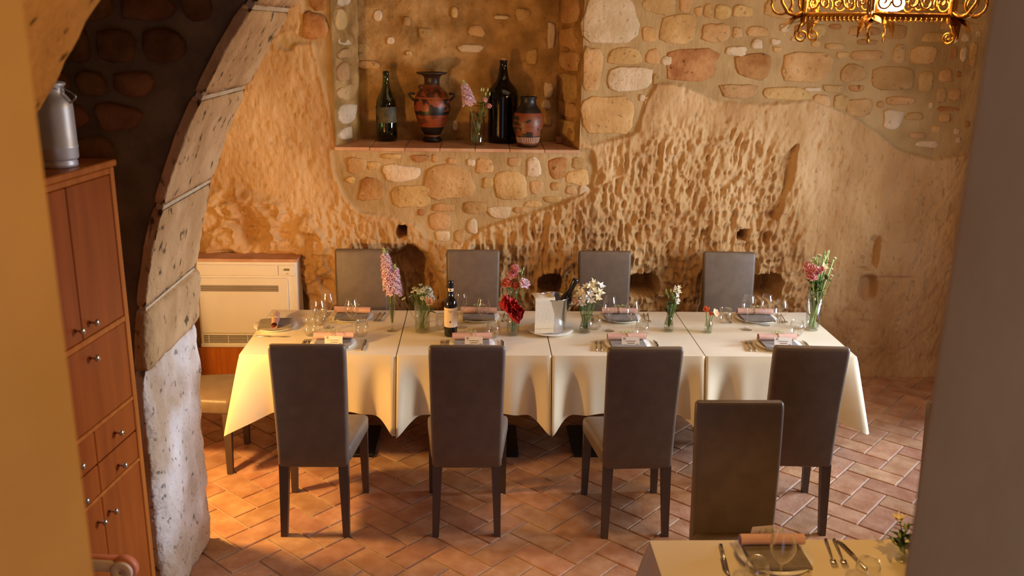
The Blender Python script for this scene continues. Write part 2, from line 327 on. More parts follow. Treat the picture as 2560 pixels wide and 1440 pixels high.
def back_wall():
    xs = np.concatenate([np.linspace(-2.55, NX0, 130), np.linspace(NX0, NX1, 221)[1:], np.linspace(NX1, 3.8, 430)[1:]])
    zs = np.concatenate([np.linspace(-.03, NZ0, 196), np.linspace(NZ0, NZT, 140)[1:]])
    X, Z = np.meshgrid(xs, zs); nx, nz = len(xs), len(zs)
    P = lambda pts: inpoly(X, Z, [wp(*p) for p in pts]).astype(float)
    right_masonry = P([(1447, -80), (1447, 345), (1475, 362), (1520, 352), (1592, 330), (1612, 262), (1640, 208), (1700, 212), (1790, 252), (1900, 262), (2030, 250), (2120, 285), (2190, 330), (2240, 372), (2330, 398), (2420, 385), (2700, 360), (2700, -80)])
    shield = P([(826, 372), (838, 440), (868, 500), (900, 528), (980, 540), (1040, 560), (1078, 600), (1120, 612), (1180, 600), (1205, 570), (1270, 548), (1370, 520), (1440, 492), (1478, 472), (1490, 420), (1480, 372)])
    left_mortar = P([(742, -80), (762, 40), (745, 84), (702, 88), (688, 106), (694, 122), (728, 127), (738, 108), (784, 108), (792, 150), (806, 200), (826, 282), (846, 372), (860, 372), (860, -80)])
    mort = np.clip(right_masonry+shield+left_mortar, 0, 1); mort_s = blur(mort, 1)
    warpx = X+.012*fbm(X*9, Z*9, 3, 5); tilt = .10*(X-.3)
    Xr = warpx-(Z-.9)*tilt; Zr = Z+.03*fbm(X*6, Z*6, 2, 8)
    def ridge(a, b, s): return 1-np.abs(2*vn(a, b, s)-1)
    def shp(a): return np.clip(1.35*a-.18, 0, 1)
    pick = .34*shp(ridge(Xr*12, Zr*5.5, 1))+.40*ridge(Xr*22, Zr*9.5, 2)**1.2+.36*ridge(Xr*38, Zr*17, 3)+.20*ridge(Xr*58, Zr*30, 4)
    # strength of the pick marks
    A = P([(1180, 640), (1230, 560), (1340, 520), (1480, 440), (1530, 370), (1640, 330), (1800, 310), (1930, 350), (2000, 440), (1990, 560), (2030, 700), (2010, 800), (1160, 800)])
    A = blur(A, 14); A2 = blur(P([(860, 500), (1000, 560), (1200, 600), (1230, 800), (820, 800), (760, 640), (780, 520)]), 12)
    lowz = np.clip((1.15-Z)/.5, 0, 1); amp = .006+(.056+.030*lowz)*A+(.040+.02*lowz)*A2
    low = fbm(X*1.6, Z*1.6, 3, 2); mid = fbm(X*5, Z*5, 3, 4); fine = fbm(X*22, Z*22, 3, 6)
    rock = .018+.022*low+.010*mid+.005*fine-.010*np.clip(vn(X*17, Z*11, 21)-.74, 0, 1)/.26-.008*np.clip(vn(X*37, Z*26, 22)-.66, 0, 1)/.34+amp*(pick-.55)*1.2
    bould = blur(P([(505, 505), (560, 470), (700, 500), (790, 540), (835, 600), (840, 700), (760, 760), (505, 660)]), 6)
    bl = np.abs(fbm(X*4.2+.3*mid, Z*5.5, 4, 9)); rock = rock+bould*(.06-.19*bl)
    h = rock*(1-mort_s)+mort_s*(.002+.004*mid+.003*fine+.006*low)
    lip = np.clip(blur(mort, 3)*(1-blur(mort, 3))*4, 0, 1); h = h+lip*(1-mort_s)*.006
    def hole(u0, v0, u1, v1, d, e=4.0, soft=0, jag=.08):
        x0, z1 = wp(u0, v0); x1, z0 = wp(u1, v1)
        cx, cz, a, b = (x0+x1)/2, (z0+z1)/2, (x1-x0)/2, (z1-z0)/2
        r = (np.abs((X-cx)/a)**e+np.abs((Z-cz)/b)**e)**(1/e)+jag*mid
        m = np.clip((1.0-r)/max(soft, .02), 0, 1); return d*m
    H = 0
    for q in [(991, 562, 1019, 594, .42), (1842, 572, 1869, 602, .42), (1346, 682, 1408, 742, .42, 3), (1568, 682, 1642, 740, .40, 4), (1880, 682, 1945, 748, .36, 4)]:
        H = np.maximum(H, hole(*q))
    H = np.maximum(H, hole(1883, 572, 1927, 614, .05, 2.2, .5)); H = np.maximum(H, hole(2146, 683, 2186, 752, .06, 3, .35))
    H = np.maximum(H, hole(2172, 586, 2190, 676, .05, 5, .4)); H = np.maximum(H, hole(2140, 664, 2186, 676, .03, 3, .5))
    H = np.maximum(H, hole(1960, 560, 1985, 700, .025, 2.5, .6)); H = np.maximum(H, hole(2166, 688, 2300, 700, .018, 2.5, .8))
    H = np.maximum(H, .06*blur(P([(1992, 360), (1938, 408), (1922, 470), (1908, 540), (1938, 548), (1956, 505), (1980, 440)]), 1))
    H = np.maximum(H, .17*blur(P([(962, 640), (1030, 618), (1068, 640), (1092, 690), (1122, 770), (1130, 900), (940, 900), (950, 720)]), 4))
    H = np.maximum(H, hole(742, 720, 775, 800, .05, 2.5, .6))
    h = h-H
    # the room corner beyond the right jamb and the foot of the wall
    h = h+.03*np.clip((.12-Z)/.12, 0, 1)
    Y = WY-h
    # faces, leaving the niche open
    idx = (np.arange(nz)[:, None]*nx+np.arange(nx)[None, :])
    a = idx[:-1, :-1]; b = idx[:-1, 1:]; c = idx[1:, 1:]; d = idx[1:, :-1]
    cx = (xs[:-1]+xs[1:])/2; cz = (zs[:-1]+zs[1:])/2
    keep = ~((cx[None, :] > NX0) & (cx[None, :] < NX1) & (cz[:, None] > NZ0))
    F = np.stack([a, b, c, d], -1)[keep].astype(np.int32)
    V = np.stack([X, Y, Z], -1).reshape(-1, 3)
    me = bpy.data.meshes.new('wall_back'); me.vertices.add(len(V)); me.vertices.foreach_set('co', V.ravel())
    me.loops.add(F.size); me.loops.foreach_set('vertex_index', F.ravel())
    me.polygons.add(len(F)); me.polygons.foreach_set('loop_start', np.arange(0, F.size, 4, dtype=np.int32)); me.polygons.foreach_set('loop_total', np.full(len(F), 4, np.int32))
    me.polygons.foreach_set('use_smooth', np.ones(len(F), bool))
    me.update(calc_edges=True); me.validate()
    at = me.attributes.new('mortar', 'FLOAT', 'POINT'); at.data.foreach_set('value', mort_s.ravel().astype(np.float32))
    # material: tufa rock and mortar
    m = mat('tufa_wall', (182, 139, 92), (214, 177, 130), 3.2, .95, bump=.5, bscale=30, c3=(198, 158, 108), pits=.25, pscale=36, stretch=(1, 1, .42), detail=7, space='World', spec=.15)
    nt = m.node_tree; N = nt.nodes; L = nt.links; bs = N['Principled BSDF']; old = bs.inputs['Base Color'].links[0].from_socket
    an = N.new('ShaderNodeAttribute'); an.attribute_name = 'mortar'
    g = N.new('ShaderNodeNewGeometry'); n2 = N.new('ShaderNodeTexNoise'); n2.inputs['Scale'].default_value = 4; L.new(g.outputs['Position'], n2.inputs['Vector'])
    r2 = N.new('ShaderNodeValToRGB'); r2.color_ramp.elements[0].position = .35; r2.color_ramp.elements[1].position = .65
    r2.color_ramp.elements[0].color = (*lin((170, 138, 92)), 1); r2.color_ramp.elements[1].color = (*lin((194, 162, 114)), 1); L.new(n2.outputs['Fac'], r2.inputs[0])
    mx = N.new('ShaderNodeMix'); mx.data_type = 'RGBA'; L.new(an.outputs['Fac'], mx.inputs[0]); L.new(old, mx.inputs[6]); L.new(r2.outputs[0], mx.inputs[7]); L.new(mx.outputs[2], bs.inputs['Base Color'])
    me.materials.append(m)
    o = bpy.data.objects.new('wall_back', me); COL.objects.link(o)
    return struct(o, 'rough tufa back wall with rubble masonry and an open niche')
wall = back_wall()

def stone_mesh(poly, t, org, ax, ay, nrm, dome=.35, ins=.16, seed=0):
    """a wall stone: outline poly (2d, metres) standing t proud of the wall plane"""
    cx = sum(p[0] for p in poly)/len(poly); cy = sum(p[1] for p in poly)/len(poly); n = len(poly)
    r = min(max(p[0] for p in poly)-min(p[0] for p in poly), max(p[1] for p in poly)-min(p[1] for p in poly))/2
    b = min(.010, r*.3); vs = []
    def P(x, y, h): return tuple(org+ax*x+ay*y+nrm*h)
    for (sc, h) in ((0, -.035), (0, t*.55), (b, t)):
        for k, p in enumerate(poly):
            dx, dy = p[0]-cx, p[1]-cy; d = math.hypot(dx, dy)+1e-6; q = max(d-sc, d*.3)/d
            hh = h+(random.uniform(-.2, .2)*t if h > 0 else 0)
            vs.append(P(cx+dx*q, cy+dy*q, hh))
    mid = [(cx+(p[0]-cx)*.45, cy+(p[1]-cy)*.45) for p in poly]
    for k, p in enumerate(mid): vs.append(P(p[0], p[1], t*(1+dome*random.uniform(-.3, .5))))
    vs.append(P(cx, cy, t*(1+dome*.3)))
    fs = []
    for i in range(3):
        for k in range(n): fs.append((i*n+k, i*n+(k+1) % n, (i+1)*n+(k+1) % n, (i+1)*n+k))
    for k in range(n): fs.append((3*n+k, 3*n+(k+1) % n, 4*n))
    return vs, fs
def blob(x0, y0, x1, y1, e=3.0, n=12, jit=.07):
    """irregular rounded quadrilateral outline"""
    cx, cy, a, b = (x0+x1)/2, (y0+y1)/2, abs(x1-x0)/2, abs(y1-y0)/2; out = []
    k1, k2, k3, k4 = (random.uniform(-.16, .16) for _ in range(4)); ph = random.uniform(0, 6)
    for k in range(n):
        t = 2*PI*(k+.5)/n; c, s = math.cos(t), math.sin(t); r = (abs(c)**e+abs(s)**e)**(-1/e)*random.uniform(1-jit, 1+jit)*(1+.05*math.sin(3*t+ph))
        X_, Y_ = r*c, r*s
        X_ *= 1+k1*Y_; Y_ *= 1+k2*X_; X_ += k3*.4*Y_; Y_ += k4*.25*X_
        out.append((cx+a*X_*.97, cy+b*Y_*.97))
    return out
USED = []
AXX, AXZ, NY = Vector((1, 0, 0)), Vector((0, 0, 1)), Vector((0, -1, 0))
def wall_stone(u0, v0, u1, v1, m='stone', t=.011, e=4.2, y=WY, parent=None, n=14):
    USED.append((u0, v0, u1, v1))
    p0 = ony(u0, v1, y); p1 = ony(u1, v0, y)
    vs, fs = stone_mesh(blob(p0[0], p0[2], p1[0], p1[2], e, n), t, Vector((0, y, 0)), AXX, AXZ, NY)
    MB().add(vs, fs).build('stone', m, parent or wall, True)
Z5 = lambda q: (1440+q[0]/3.6, q[1]/3.6, 1440+q[2]/3.6, q[3]/3.6)
Z6 = lambda q: (1860+q[0]/3.6, q[1]/3.6, 1860+q[2]/3.6, q[3]/3.6)
Z7 = lambda q: (800+q[0]/3.6, 340+q[1]/3.6, 800+q[2]/3.6, 340+q[3]/3.6)
Z4 = lambda q: (800+q[0]/3.6, q[1]/3.6, 800+q[2]/3.6, q[3]/3.6)
for q in [(52, -60, 572, 392), (50, 422, 245, 822), (36, 858, 533, 1202)]: wall_stone(*Z5(q), m='stone_pale' if q[1] < 0 else 'stone', t=.013, e=7, n=16)
wall_stone(*Z5((276, 602, 690, 818)), m='stone_pale', t=.014, e=5, n=14)
for q in [(285, 430, 590, 580), (610, 870, 675, 1010), (590, -40, 910, 130), (1140, 35, 1232, 165), (1240, 45, 1400, 175), (1060, 60, 1135, 150), (740, 130, 1105, 385), (1120, 210, 1395, 380), (1402, 245, 1500, 340), (590, 240, 735, 380), (1530, 240, 1740, 330),
          (620, 440, 755, 580), (1845, 475, 2325, 745), (1290, 760, 1645, 890), (1675, 785, 2110, 900), (2220, 765, 2400, 830), (2110, 850, 2290, 980), (2310, 850, 2460, 990), (2110, 220, 2255, 340), (2230, 390, 2420, 445), (2335, 465, 2460, 530),
          (1690, -30, 1990, 165), (925, -40, 1050, 110), (1410, 50, 1600, 150), (690, 660, 745, 770), (2420, 930, 2560, 1040), (1770, 420, 1850, 470)]: wall_stone(*Z5(q))
for q in [(790, 440, 1290, 740), (1420, 480, 1760, 710), (1960, 220, 2080, 325)]: wall_stone(*Z5(q), m='stone_rust')
for q in [(565, 850, 625, 910), (1340, 415, 1540, 500), (1575, 350, 1680, 440), (1745, 350, 1840, 405), (760, 500, 870, 590), (2050, 785, 2205, 822), (1830, 215, 1920, 290), (1930, 330, 2070, 372)]: wall_stone(*Z5(q), m='stone_pale', t=.013)
for q in [(860, 580, 1110, 735), (1555, 640, 1720, 835), (1480, 420, 1745, 580), (1330, 400, 1465, 575), (950, 455, 1270, 540), (1260, 225, 1470, 350), (930, 240, 1240, 320), (1010, 358, 1200, 402), (1265, 870, 1550, 945), (1745, 1020, 1870, 1100),
          (1600, 290, 1830, 380), (2010, 380, 2110, 600), (1740, 620, 1890, 740), (900, 885, 1160, 1050), (1720, 790, 1830, 930), (1450, 1010, 1620, 1080), (1190, 910, 1260, 970), (1830, 800, 1960, 900), (1500, 100, 1700, 190), (1850, 30, 2060, 160), (1760, 200, 1900, 270), (1470, 1190, 1640, 1250)]: wall_stone(*Z6(q))
for q in [(1130, 605, 1540, 810)]: wall_stone(*Z6(q), m='stone', t=.014, e=5, n=14)
for q in [(1240, 985, 1435, 1165), (1655, 920, 1700, 980), (1930, 420, 2015, 550), (1950, 300, 2040, 380)]: wall_stone(*Z6(q), m='stone_pale', t=.013, e=5)
for q in [(1840, 420, 1925, 530), (1900, 640, 1960, 700)]: wall_stone(*Z6(q), m='stone_rust')
for q in [(550, 160, 730, 205), (930, 260, 1390, 575), (640, 440, 1010, 640), (1010, 610, 1220, 680), (1290, 590, 1505, 700), (1570, 310, 1870, 575), (1400, 200, 1560, 340), (1150, 200, 1230, 250), (1690, 190, 1810, 275), (1890, 400, 2010, 520), (2210, 300, 2420, 440), (2210, 445, 2310, 530), (1840, 580, 2000, 640),
          (2010, 540, 2180, 600), (250, 190, 420, 330), (980, 690, 1180, 850), (1460, 370, 1560, 470), (2260, 190, 2390, 295), (1740, 640, 1850, 690), (420, 230, 540, 300), (640, 250, 700, 300), (1210, 840, 1310, 960)]: wall_stone(*Z7(q), t=.011)
for q in [(570, 258, 900, 410), (1510, 630, 1720, 740), (1320, 205, 1395, 270), (1860, 190, 1990, 370), (1040, 850, 1170, 950), (1325, 745, 1420, 880), (2325, 440, 2430, 545)]: wall_stone(*Z7(q), m='stone_pale', t=.013)
for q in [(355, 375, 580, 585), (2050, 190, 2230, 385), (2070, 410, 2165, 490), (830, 168, 975, 235)]: wall_stone(*Z7(q), m='stone_rust', t=.011)
wall_stone(757, 32, 818, 98, 'stone_rust', .024, 6, n=14); wall_stone(775, -40, 818, 26, 'stone_rust', .02, 5)

# small packing stones between the larger ones
RM = [(1455, -40), (1455, 330), (1585, 318), (1608, 256), (1640, 196), (1700, 200), (1790, 240), (1900, 250), (2030, 238), (2120, 272), (2190, 318), (2240, 358), (2330, 384), (2420, 370), (2470, -40)]
SH = [(836, 378), (846, 430), (876, 490), (908, 516), (985, 530), (1045, 550), (1082, 590), (1120, 600), (1178, 590), (1200, 560), (1268, 538), (1368, 510), (1436, 482), (1472, 462), (1480, 420), (1474, 378)]
def inside(u, v, poly): return bool(inpoly(np.array([float(u)]), np.array([float(v)]), poly)[0])
cnt = 0
for tr in range(4000):
    if cnt > 75: break
    poly, (ua, ub, va, vb) = (RM, (1455, 2440, -30, 385)) if random.random() < .72 else (SH, (836, 1480, 378, 600))
    w_, h_ = random.uniform(14, 62), random.uniform(12, 30); u0 = random.uniform(ua, ub); v0 = random.uniform(va, vb)
    if not all(inside(u, v, poly) for u in (u0, u0+w_) for v in (v0, v0+h_)): continue
    if any(u0 < q[2]+4 and u0+w_ > q[0]-4 and v0 < q[3]+4 and v0+h_ > q[1]-4 for q in USED): continue
    wall_stone(u0, v0, u0+w_, v0+h_, random.choice(['stone', 'stone', 'stone_pale', 'stone_rust']), random.uniform(.006, .011), 3.4, n=10); cnt += 1
# niche: reveals, back and brick-tile shelf
NB = 2.14; BX0, BX1 = -1.335, 0.165
def niche():
    b = MB()
    def rough(p, s, a, seed): return a*fb(p, s, seed)
    def left(u, v):
        p = Vector((NX0+(BX0-NX0)*u, WY-.02+(NB-WY+.02)*u, NZ0+(NZT-NZ0)*v)); d = rough(p, 7, .030, 1)*min(1, 6*u, 6*(1-u)+.2)
        return tuple(p+Vector((.95, -.3, 0))*d)
    def right(u, v):
        p = Vector((BX1+(NX1-BX1)*u, NB+(WY-.02-NB)*u, NZ0+(NZT-NZ0)*v)); d = rough(p, 6, .018, 2)*min(1, 6*u+.2, 6*(1-u))
        return tuple(p+Vector((-.95, -.3, 0))*d)
    def back(u, v):
        p = Vector((BX0+(BX1-BX0)*u, NB, NZ0+(NZT-NZ0)*v)); d = rough(p, 5, .016, 3)+rough(p, 14, .006, 5)
        return tuple(p+Vector((0, -1, 0))*d)
    b.grid(left, 24, 60); b.grid(back, 80, 66); b.grid(right, 24, 60)
    b.add([(NX0-.02, WY-.02, NZT), (NX1+.02, WY-.02, NZT), (BX1, NB, NZT), (BX0, NB, NZT)], [(0, 1, 2, 3)])
    mat('niche_plaster', (146, 110, 62), (196, 154, 98), 6, .95, bump=1.0, bscale=16, c3=(172, 130, 76), pits=.2, pscale=22, detail=7, space='World', spec=.1)
    b.box(((BX0+BX1)/2, NB+.07, (NZ0+NZT)/2), (BX1-BX0+.5, .04, NZT-NZ0+.3)); b.box((NX0-.11, (WY+NB)/2+.04, (NZ0+NZT)/2), (.04, NB-WY+.02, NZT-NZ0+.3)); b.box((NX1+.11, (WY+NB)/2+.04, (NZ0+NZT)/2), (.04, NB-WY+.02, NZT-NZ0+.3)); b.box(((NX0+NX1)/2, (WY+NB)/2+.06, NZ0-.06), (NX1-NX0+.25, NB-WY+.02, .04))
    nb = b.build('niche', 'niche_plaster', wall)
    for q in [(330, 385, 440, 480), (340, 545, 545, 625), (770, 455, 828, 500), (1755, 80, 1895, 185), (2040, 200, 2120, 445), (745, 150, 815, 235), (1180, 60, 1240, 160), (1850, 445, 1960, 580), (600, 330, 670, 400), (1560, 140, 1700, 175), (1240, 400, 1480, 470), (2000, 1040, 2090, 1130), (1190, 1080, 1240, 1180), (480, 90, 560, 190), (1990, 900, 2080, 980), (2010, 740, 2100, 880), (880, 250, 1000, 340), (1330, 230, 1480, 330)]:
        wall_stone(*Z4(q), m=random.choice(['stone', 'stone_pale', 'stone']), t=.014, y=NB, parent=wall, n=10)
    # left jamb stones, standing in the splayed reveal
    d = Vector((BX0-NX0, NB-WY, 0)); L_ = d.length; d.normalize(); nr = Vector((d.y, -d.x, 0))
    z = NZ0+.03
    for k in range(9):
        hh = random.uniform(.09, .17); x0 = random.uniform(.02, .08); x1 = random.uniform(.26, .46)
        vs, fs = stone_mesh(blob(x0, z, x1, z+hh-.02, 3, 12), .018, Vector((NX0, WY, 0)), d, AXZ, nr); MB().add(vs, fs).build('stone', random.choice(['stone_pale', 'stone']), wall); z += hh
    d2 = Vector((NX1-BX1, WY-NB, 0)).normalized(); nr2 = Vector((d2.y, -d2.x, 0)); z = NZ0+.04
    for k in range(7):
        hh = random.uniform(.13, .22); vs, fs = stone_mesh(blob(.05, z, .44, z+hh-.02, 5, 12), .012, Vector((BX1, NB, 0)), d2, AXZ, nr2); MB().add(vs, fs).build('stone', 'stone', wall); z += hh
    x = NX0-.012; k = 0
    while x < NX1-.01:
        wd = min(.252, NX1+.012-x); b = MB().cbox((x+wd/2, (WY-.028+NB)/2, NZ0-.0125+random.uniform(-.0015, .0015)), (wd-.004, NB-WY+.028, .025), .003)
        b.build('shelf_tile', 'shelf_tile', wall, False); x += wd
niche()

# floor: herringbone terracotta
FX0, FX1, FY0, FY1 = -2.6, 3.85, -4.45, 1.75
flo = MB().box(((FX0+FX1)/2, (FY0+FY1)/2, -.06), (FX1-FX0, FY1-FY0, .108)).build('floor', 'grout', None, False); struct(flo, 'terracotta herringbone tile floor')
TW, TL = .15, .30
tile_me = MB().cbox((0, 0, -.0075), (TL-.009, TW-.009, .017), .003).mesh('tile', 'tile', False)
ROT = math.radians(47)
tiles = []
A0 = np.array([1.738, -.066])
for i in range(-46, 47):
    for j in range(-46, 47):
        k = (i-j) % 4
        if k not in (0, 3): continue
        cx, cy, r = (i*TW+TW, j*TW+TW/2, 0) if k == 0 else (i*TW+TW/2, j*TW+TW, PI/2)
        x = A0[0]+cx*math.cos(ROT)-cy*math.sin(ROT); y = A0[1]+cx*math.sin(ROT)+cy*math.cos(ROT)
        if FX0-.1 < x < FX1+.1 and FY0 < y < FY1+.05: tiles.append((x, y, r+ROT))
seen = {}
for t in tiles: seen[(round(t[0], 2), round(t[1], 2))] = t
tiles = list(seen.values())
def score(t):
    u, v = px((t[0], t[1], 0)); d = np.linalg.norm(np.array([t[0], t[1], 0])-CAM)
    if not (500 < u < 2330 and 860 < v < 1480) or t[1] < -1.6: return 1e6
    if v < 1010 and u < 2150: return 1e5+d
    if t[0] > .35 and t[1] < -1.35: return 1e5+d
    return d
tiles.sort(key=score)
rest = MB()
for k, (x, y, r) in enumerate(tiles):
    M = Matrix.Translation((x, y, random.uniform(-.0012, .0012))) @ Matrix.Rotation(r, 4, 'Z') @ Matrix.Rotation(random.uniform(-.004, .004), 4, 'X')
    if k < 300 and score((x, y, r)) < 1e6: link_mesh('tile', tile_me, flo, M)
    else: rest.cbox((0, 0, -.0075), (TL-.009, TW-.009, .017), .003, 1, M)
rest.build('tile_field', 'tile', flo, False, 'stuff')

# side walls, vault
AC, AZ, AR = .94, 1.0, 2.747
b = MB().box((-2.66, -1.35, 1.2), (.2, 6.4, 2.6)); struct(b.build('wall_left', 'vault_plaster', None, False), 'left side wall of the vaulted room')
b = MB()
WYA, WYB, WZA, WZB = -1.1, .75, .35, 2.55
b.box((3.9, (WYA-4.5)/2, 2.2), (.3, WYA+4.5, 4.6)); b.box((3.9, (WYB+1.75)/2, 2.2), (.3, 1.75-WYB, 4.6)); b.box((3.9, (WYA+WYB)/2, WZA/2-.05), (.3, WYB-WYA, WZA+.1)); b.box((3.9, (WYA+WYB)/2, (WZB+4.5)/2), (.3, WYB-WYA, 4.5-WZB))
struct(b.build('wall_right', 'vault_plaster', None, False), 'right side wall with the window opening')
wn = MB().box((3.95, (WYA+WYB)/2, (WZA+WZB)/2), (.012, WYB-WYA, WZB-WZA)).build('window_1', 'pane', None, False); struct(wn, 'window in the right side wall')
for (cy, cz, sy, sz) in (((WYA+WYB)/2, WZA+.025, WYB-WYA, .05), ((WYA+WYB)/2, WZB-.025, WYB-WYA, .05), (WYA+.025, (WZA+WZB)/2, .05, WZB-WZA-.1), (WYB-.025, (WZA+WZB)/2, .05, WZB-WZA-.1)):
    MB().cbox((3.95, cy, cz), (.06, sy, sz), .005).build('window_frame', 'table_wood', wn, False)
def vault(R, y0, y1, n=40):
    b = MB()
    def f(u, v):
        a = PI-(PI-.62)*u; return (AC+R*math.cos(a), y0+(y1-y0)*v, AZ+R*math.sin(a))
    return b.grid(f, n, 14)
struct(vault(3.50, -4.5, 1.75).build('ceiling', 'vault_plaster'), 'plastered barrel vault ceiling')
b = MB().box((.6, 1.86, 3.8), (6.6, .2, 1.55)); struct(b.build('wall_upper_back', 'vault_plaster', None, False), 'upper part of the back wall above the niche')
b = MB().box((.95, -6.3, 2.4), (.3, 3.6, 5.4)); struct(b.build('wall_light_block_right', 'jamb_plaster', None, False), 'unseen wall added on the right behind the opening to block daylight')  # unseen wall added to keep daylight off the left jamb
# wall with the opening the view looks through
b = MB().cbox((-1.79, -4.15, 2.1), (1.62, .7, 4.8), .025, 3).cbox((2.0, -4.15, 2.1), (3.6, .7, 4.8), .025, 3).cbox((-.39, -4.15, 4.0), (1.2, .66, 1.0), .02)
struct(b.build('wall_front', 'jamb_plaster', None, False), 'plastered wall opening framing the view on both sides')

# transverse arches: a core of rubble and dressed stone blocks round the opening
def arch_pt(s, off=0.0):
    """s = arc length from the floor up the left side; returns x, z on the intrados pushed off into the wall"""
    if s < AZ: return AC-AR-off, s, (1, 0)
    a = (s-AZ)/AR; return AC-(AR+off)*math.cos(a), AZ+(AR+off)*math.sin(a), (math.cos(a), -math.sin(a))
def s_of_z(z): return z if z < AZ else AZ+AR*math.asin(min(1, (z-AZ)/AR))
def arch_core(name, y0, y1, m, label):
    b = MB(); n = 48; smax = 2*AZ+PI*AR; D = .05
    vs = []; fs = []
    outer = []
    for i in range(n+1):
        s = smax*i/n
        if s <= AZ+PI*AR: x, z, _ = arch_pt(s, D)
        else: x, z = AC+AR+D, AZ-(s-AZ-PI*AR)
        vs += [(x, y0+.03, z), (x, y1-.03, z)]
        ox = x if -2.58 < x < 3.78 else x
        # outer boundary follows the vault
        ang = math.atan2(max(0, z-AZ), x-AC); R2 = 3.55
        if z <= AZ+.01: oxp, ozp = (-2.6 if x < AC else 3.8), z
        else: oxp, ozp = AC+R2*math.cos(ang), AZ+R2*math.sin(ang)
        vs += [(oxp, y0+.03, ozp), (oxp, y1-.03, ozp)]
    for i in range(n):
        a = i*4; c = a+4
        fs += [(a, c, c+1, a+1), (a+2, a, c, c+2)[::-1] if False else (a, a+2, c+2, c), (a+1, c+1, c+3, a+3), (a+2, a+3, c+3, c+2)]
    b.add(vs, fs); return struct(b.build(name, m, None, False), label)
def arch_block(parent, s0, s1, y0, y1, dep, proud, m, rough=.012, eros=0.0, seed=0):
    """one dressed block: front face, soffit and back face as one displaced skin"""
    nv = max(6, int((s1-s0)/.03)); nu_f = 6; nu_s = 22
    us = [('f', i/nu_f) for i in range(nu_f)]+[('s', i/nu_s) for i in range(nu_s+1)]+[('b', (i+1)/nu_f) for i in range(nu_f)]
    vs = []; W_ = len(us)
    for j in range(nv+1):
        t = j/nv; s = s0+(s1-s0)*t; em = min(1, (min(t, 1-t)*(s1-s0))/.02)
        for (k, u) in us:
            if k == 'f': off, y, nr = dep*(1-u), y0, (0, -1)
            elif k == 's': off, y, nr = 0, y0+(y1-y0)*u, (1, 0)
            else: off, y, nr = dep*u, y1, (0, 1)
            edge = 0
            if k == 's': edge = max(0, 1-min(u, 1-u)*(y1-y0)/.03)
            x, z, nv_ = arch_pt(s, off)
            P0 = (x, y, z); d = rough*fb(P0, 9, seed)+rough*.5*fb(P0, 26, seed+5)
            if eros:
                d += eros*(.6*mnoise.noise(Vector((y*3.4, z*1.3, seed)))+.5*abs(mnoise.noise(Vector((y*7+z*1.5, z*1.6, seed+3)))))
            d += (proud if k == 's' else proud*.6)-.014*(1-em)
            sk = -.012*edge**2
            if k == 's': x += nv_[0]*(d+sk); z += nv_[1]*(d+sk)
            elif k == 'f': y -= d*(1 if u < .99 else 1)
            else: y += d
            vs.append((x, y, z))
    fs = [(j*W_+i, j*W_+i+1, (j+1)*W_+i+1, (j+1)*W_+i) for j in range(nv) for i in range(W_-1)]
    fs.append(tuple(range(W_-1, -1, -1))); fs.append(tuple(nv*W_+i for i in range(W_)))
    return MB().add(vs, fs).build('stone_block', m, parent)
arch = arch_core('wall_divider', -1.40, -.71, 'rubble_mortar', 'stone arch crossing the room in front of the long table')
zj = [1.19, 1.455, 1.875, 2.30, 2.635, 2.95]
arch_block(arch, 0.0, 1.185, -1.40, -.71, .045, .0, 'arch_plaster', .014, .045, 2)
arch_block(arch, 1.19, 1.45, -1.39, -.70, .045, .022, 'arch_stone', .008, 0, 5)
for k in range(1, len(zj)-1): arch_block(arch, s_of_z(zj[k])+.012, s_of_z(zj[k+1])-.012, -1.40, -.71, .045, .004, 'arch_stone', .009, 0, 11+k)
s = s_of_z(zj[-1]); S_END = AZ+PI*AR
while s < S_END-.1:
    arch_block(arch, s+.012, min(s+.46, S_END)-.012, -1.40, -.71, .045, .004, 'arch_stone', .009, 0, s*3); s += .46
for zc in zj[1:5]:
    sc = s_of_z(zc); vs = []
    for (off) in (0.012, .04):
        for y in (-1.385, -.725):
            for ds in (-.016, .016):
                x, z, _ = arch_pt(sc+ds, off); vs.append((x, y, z))
    MB().add(vs, [(0, 1, 3, 2), (0, 4, 5, 1), (2, 3, 7, 6), (0, 2, 6, 4), (1, 5, 7, 3)]).build('mortar_joint', 'mortar_joint', arch, False)
# rubble stones of the shaded spandrel facing the entrance
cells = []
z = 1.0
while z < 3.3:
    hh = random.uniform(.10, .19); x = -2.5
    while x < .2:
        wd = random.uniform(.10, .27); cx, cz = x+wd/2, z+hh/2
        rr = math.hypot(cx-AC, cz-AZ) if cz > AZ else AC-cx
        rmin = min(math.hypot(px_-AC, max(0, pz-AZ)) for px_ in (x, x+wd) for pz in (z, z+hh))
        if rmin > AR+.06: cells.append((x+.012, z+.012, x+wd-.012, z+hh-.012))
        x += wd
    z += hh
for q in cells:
    vs, fs = stone_mesh(blob(*q, 3.0, 12, .1), .03, Vector((0, -1.37, 0)), AXX, AXZ, NY); MB().add(vs, fs).build('stone', 'shaded_rubble', arch)
arch2 = arch_core('wall_divider_entrance', -3.5, -2.80, 'rubble_mortar', 'nearer stone arch beside the opening at left')
s = 0
for k, ds in enumerate((1.19, .28, .44, .5, .4, .5, .5, .5, .5, .5, .5, .5, .5, .5, .5, .5, .5)):
    if s+ds > S_END: break
    arch_block(arch2, s+.008, s+ds-.008, -3.5, -2.80, .1, .0, 'arch_stone', .008, 0, 40+k); s += ds

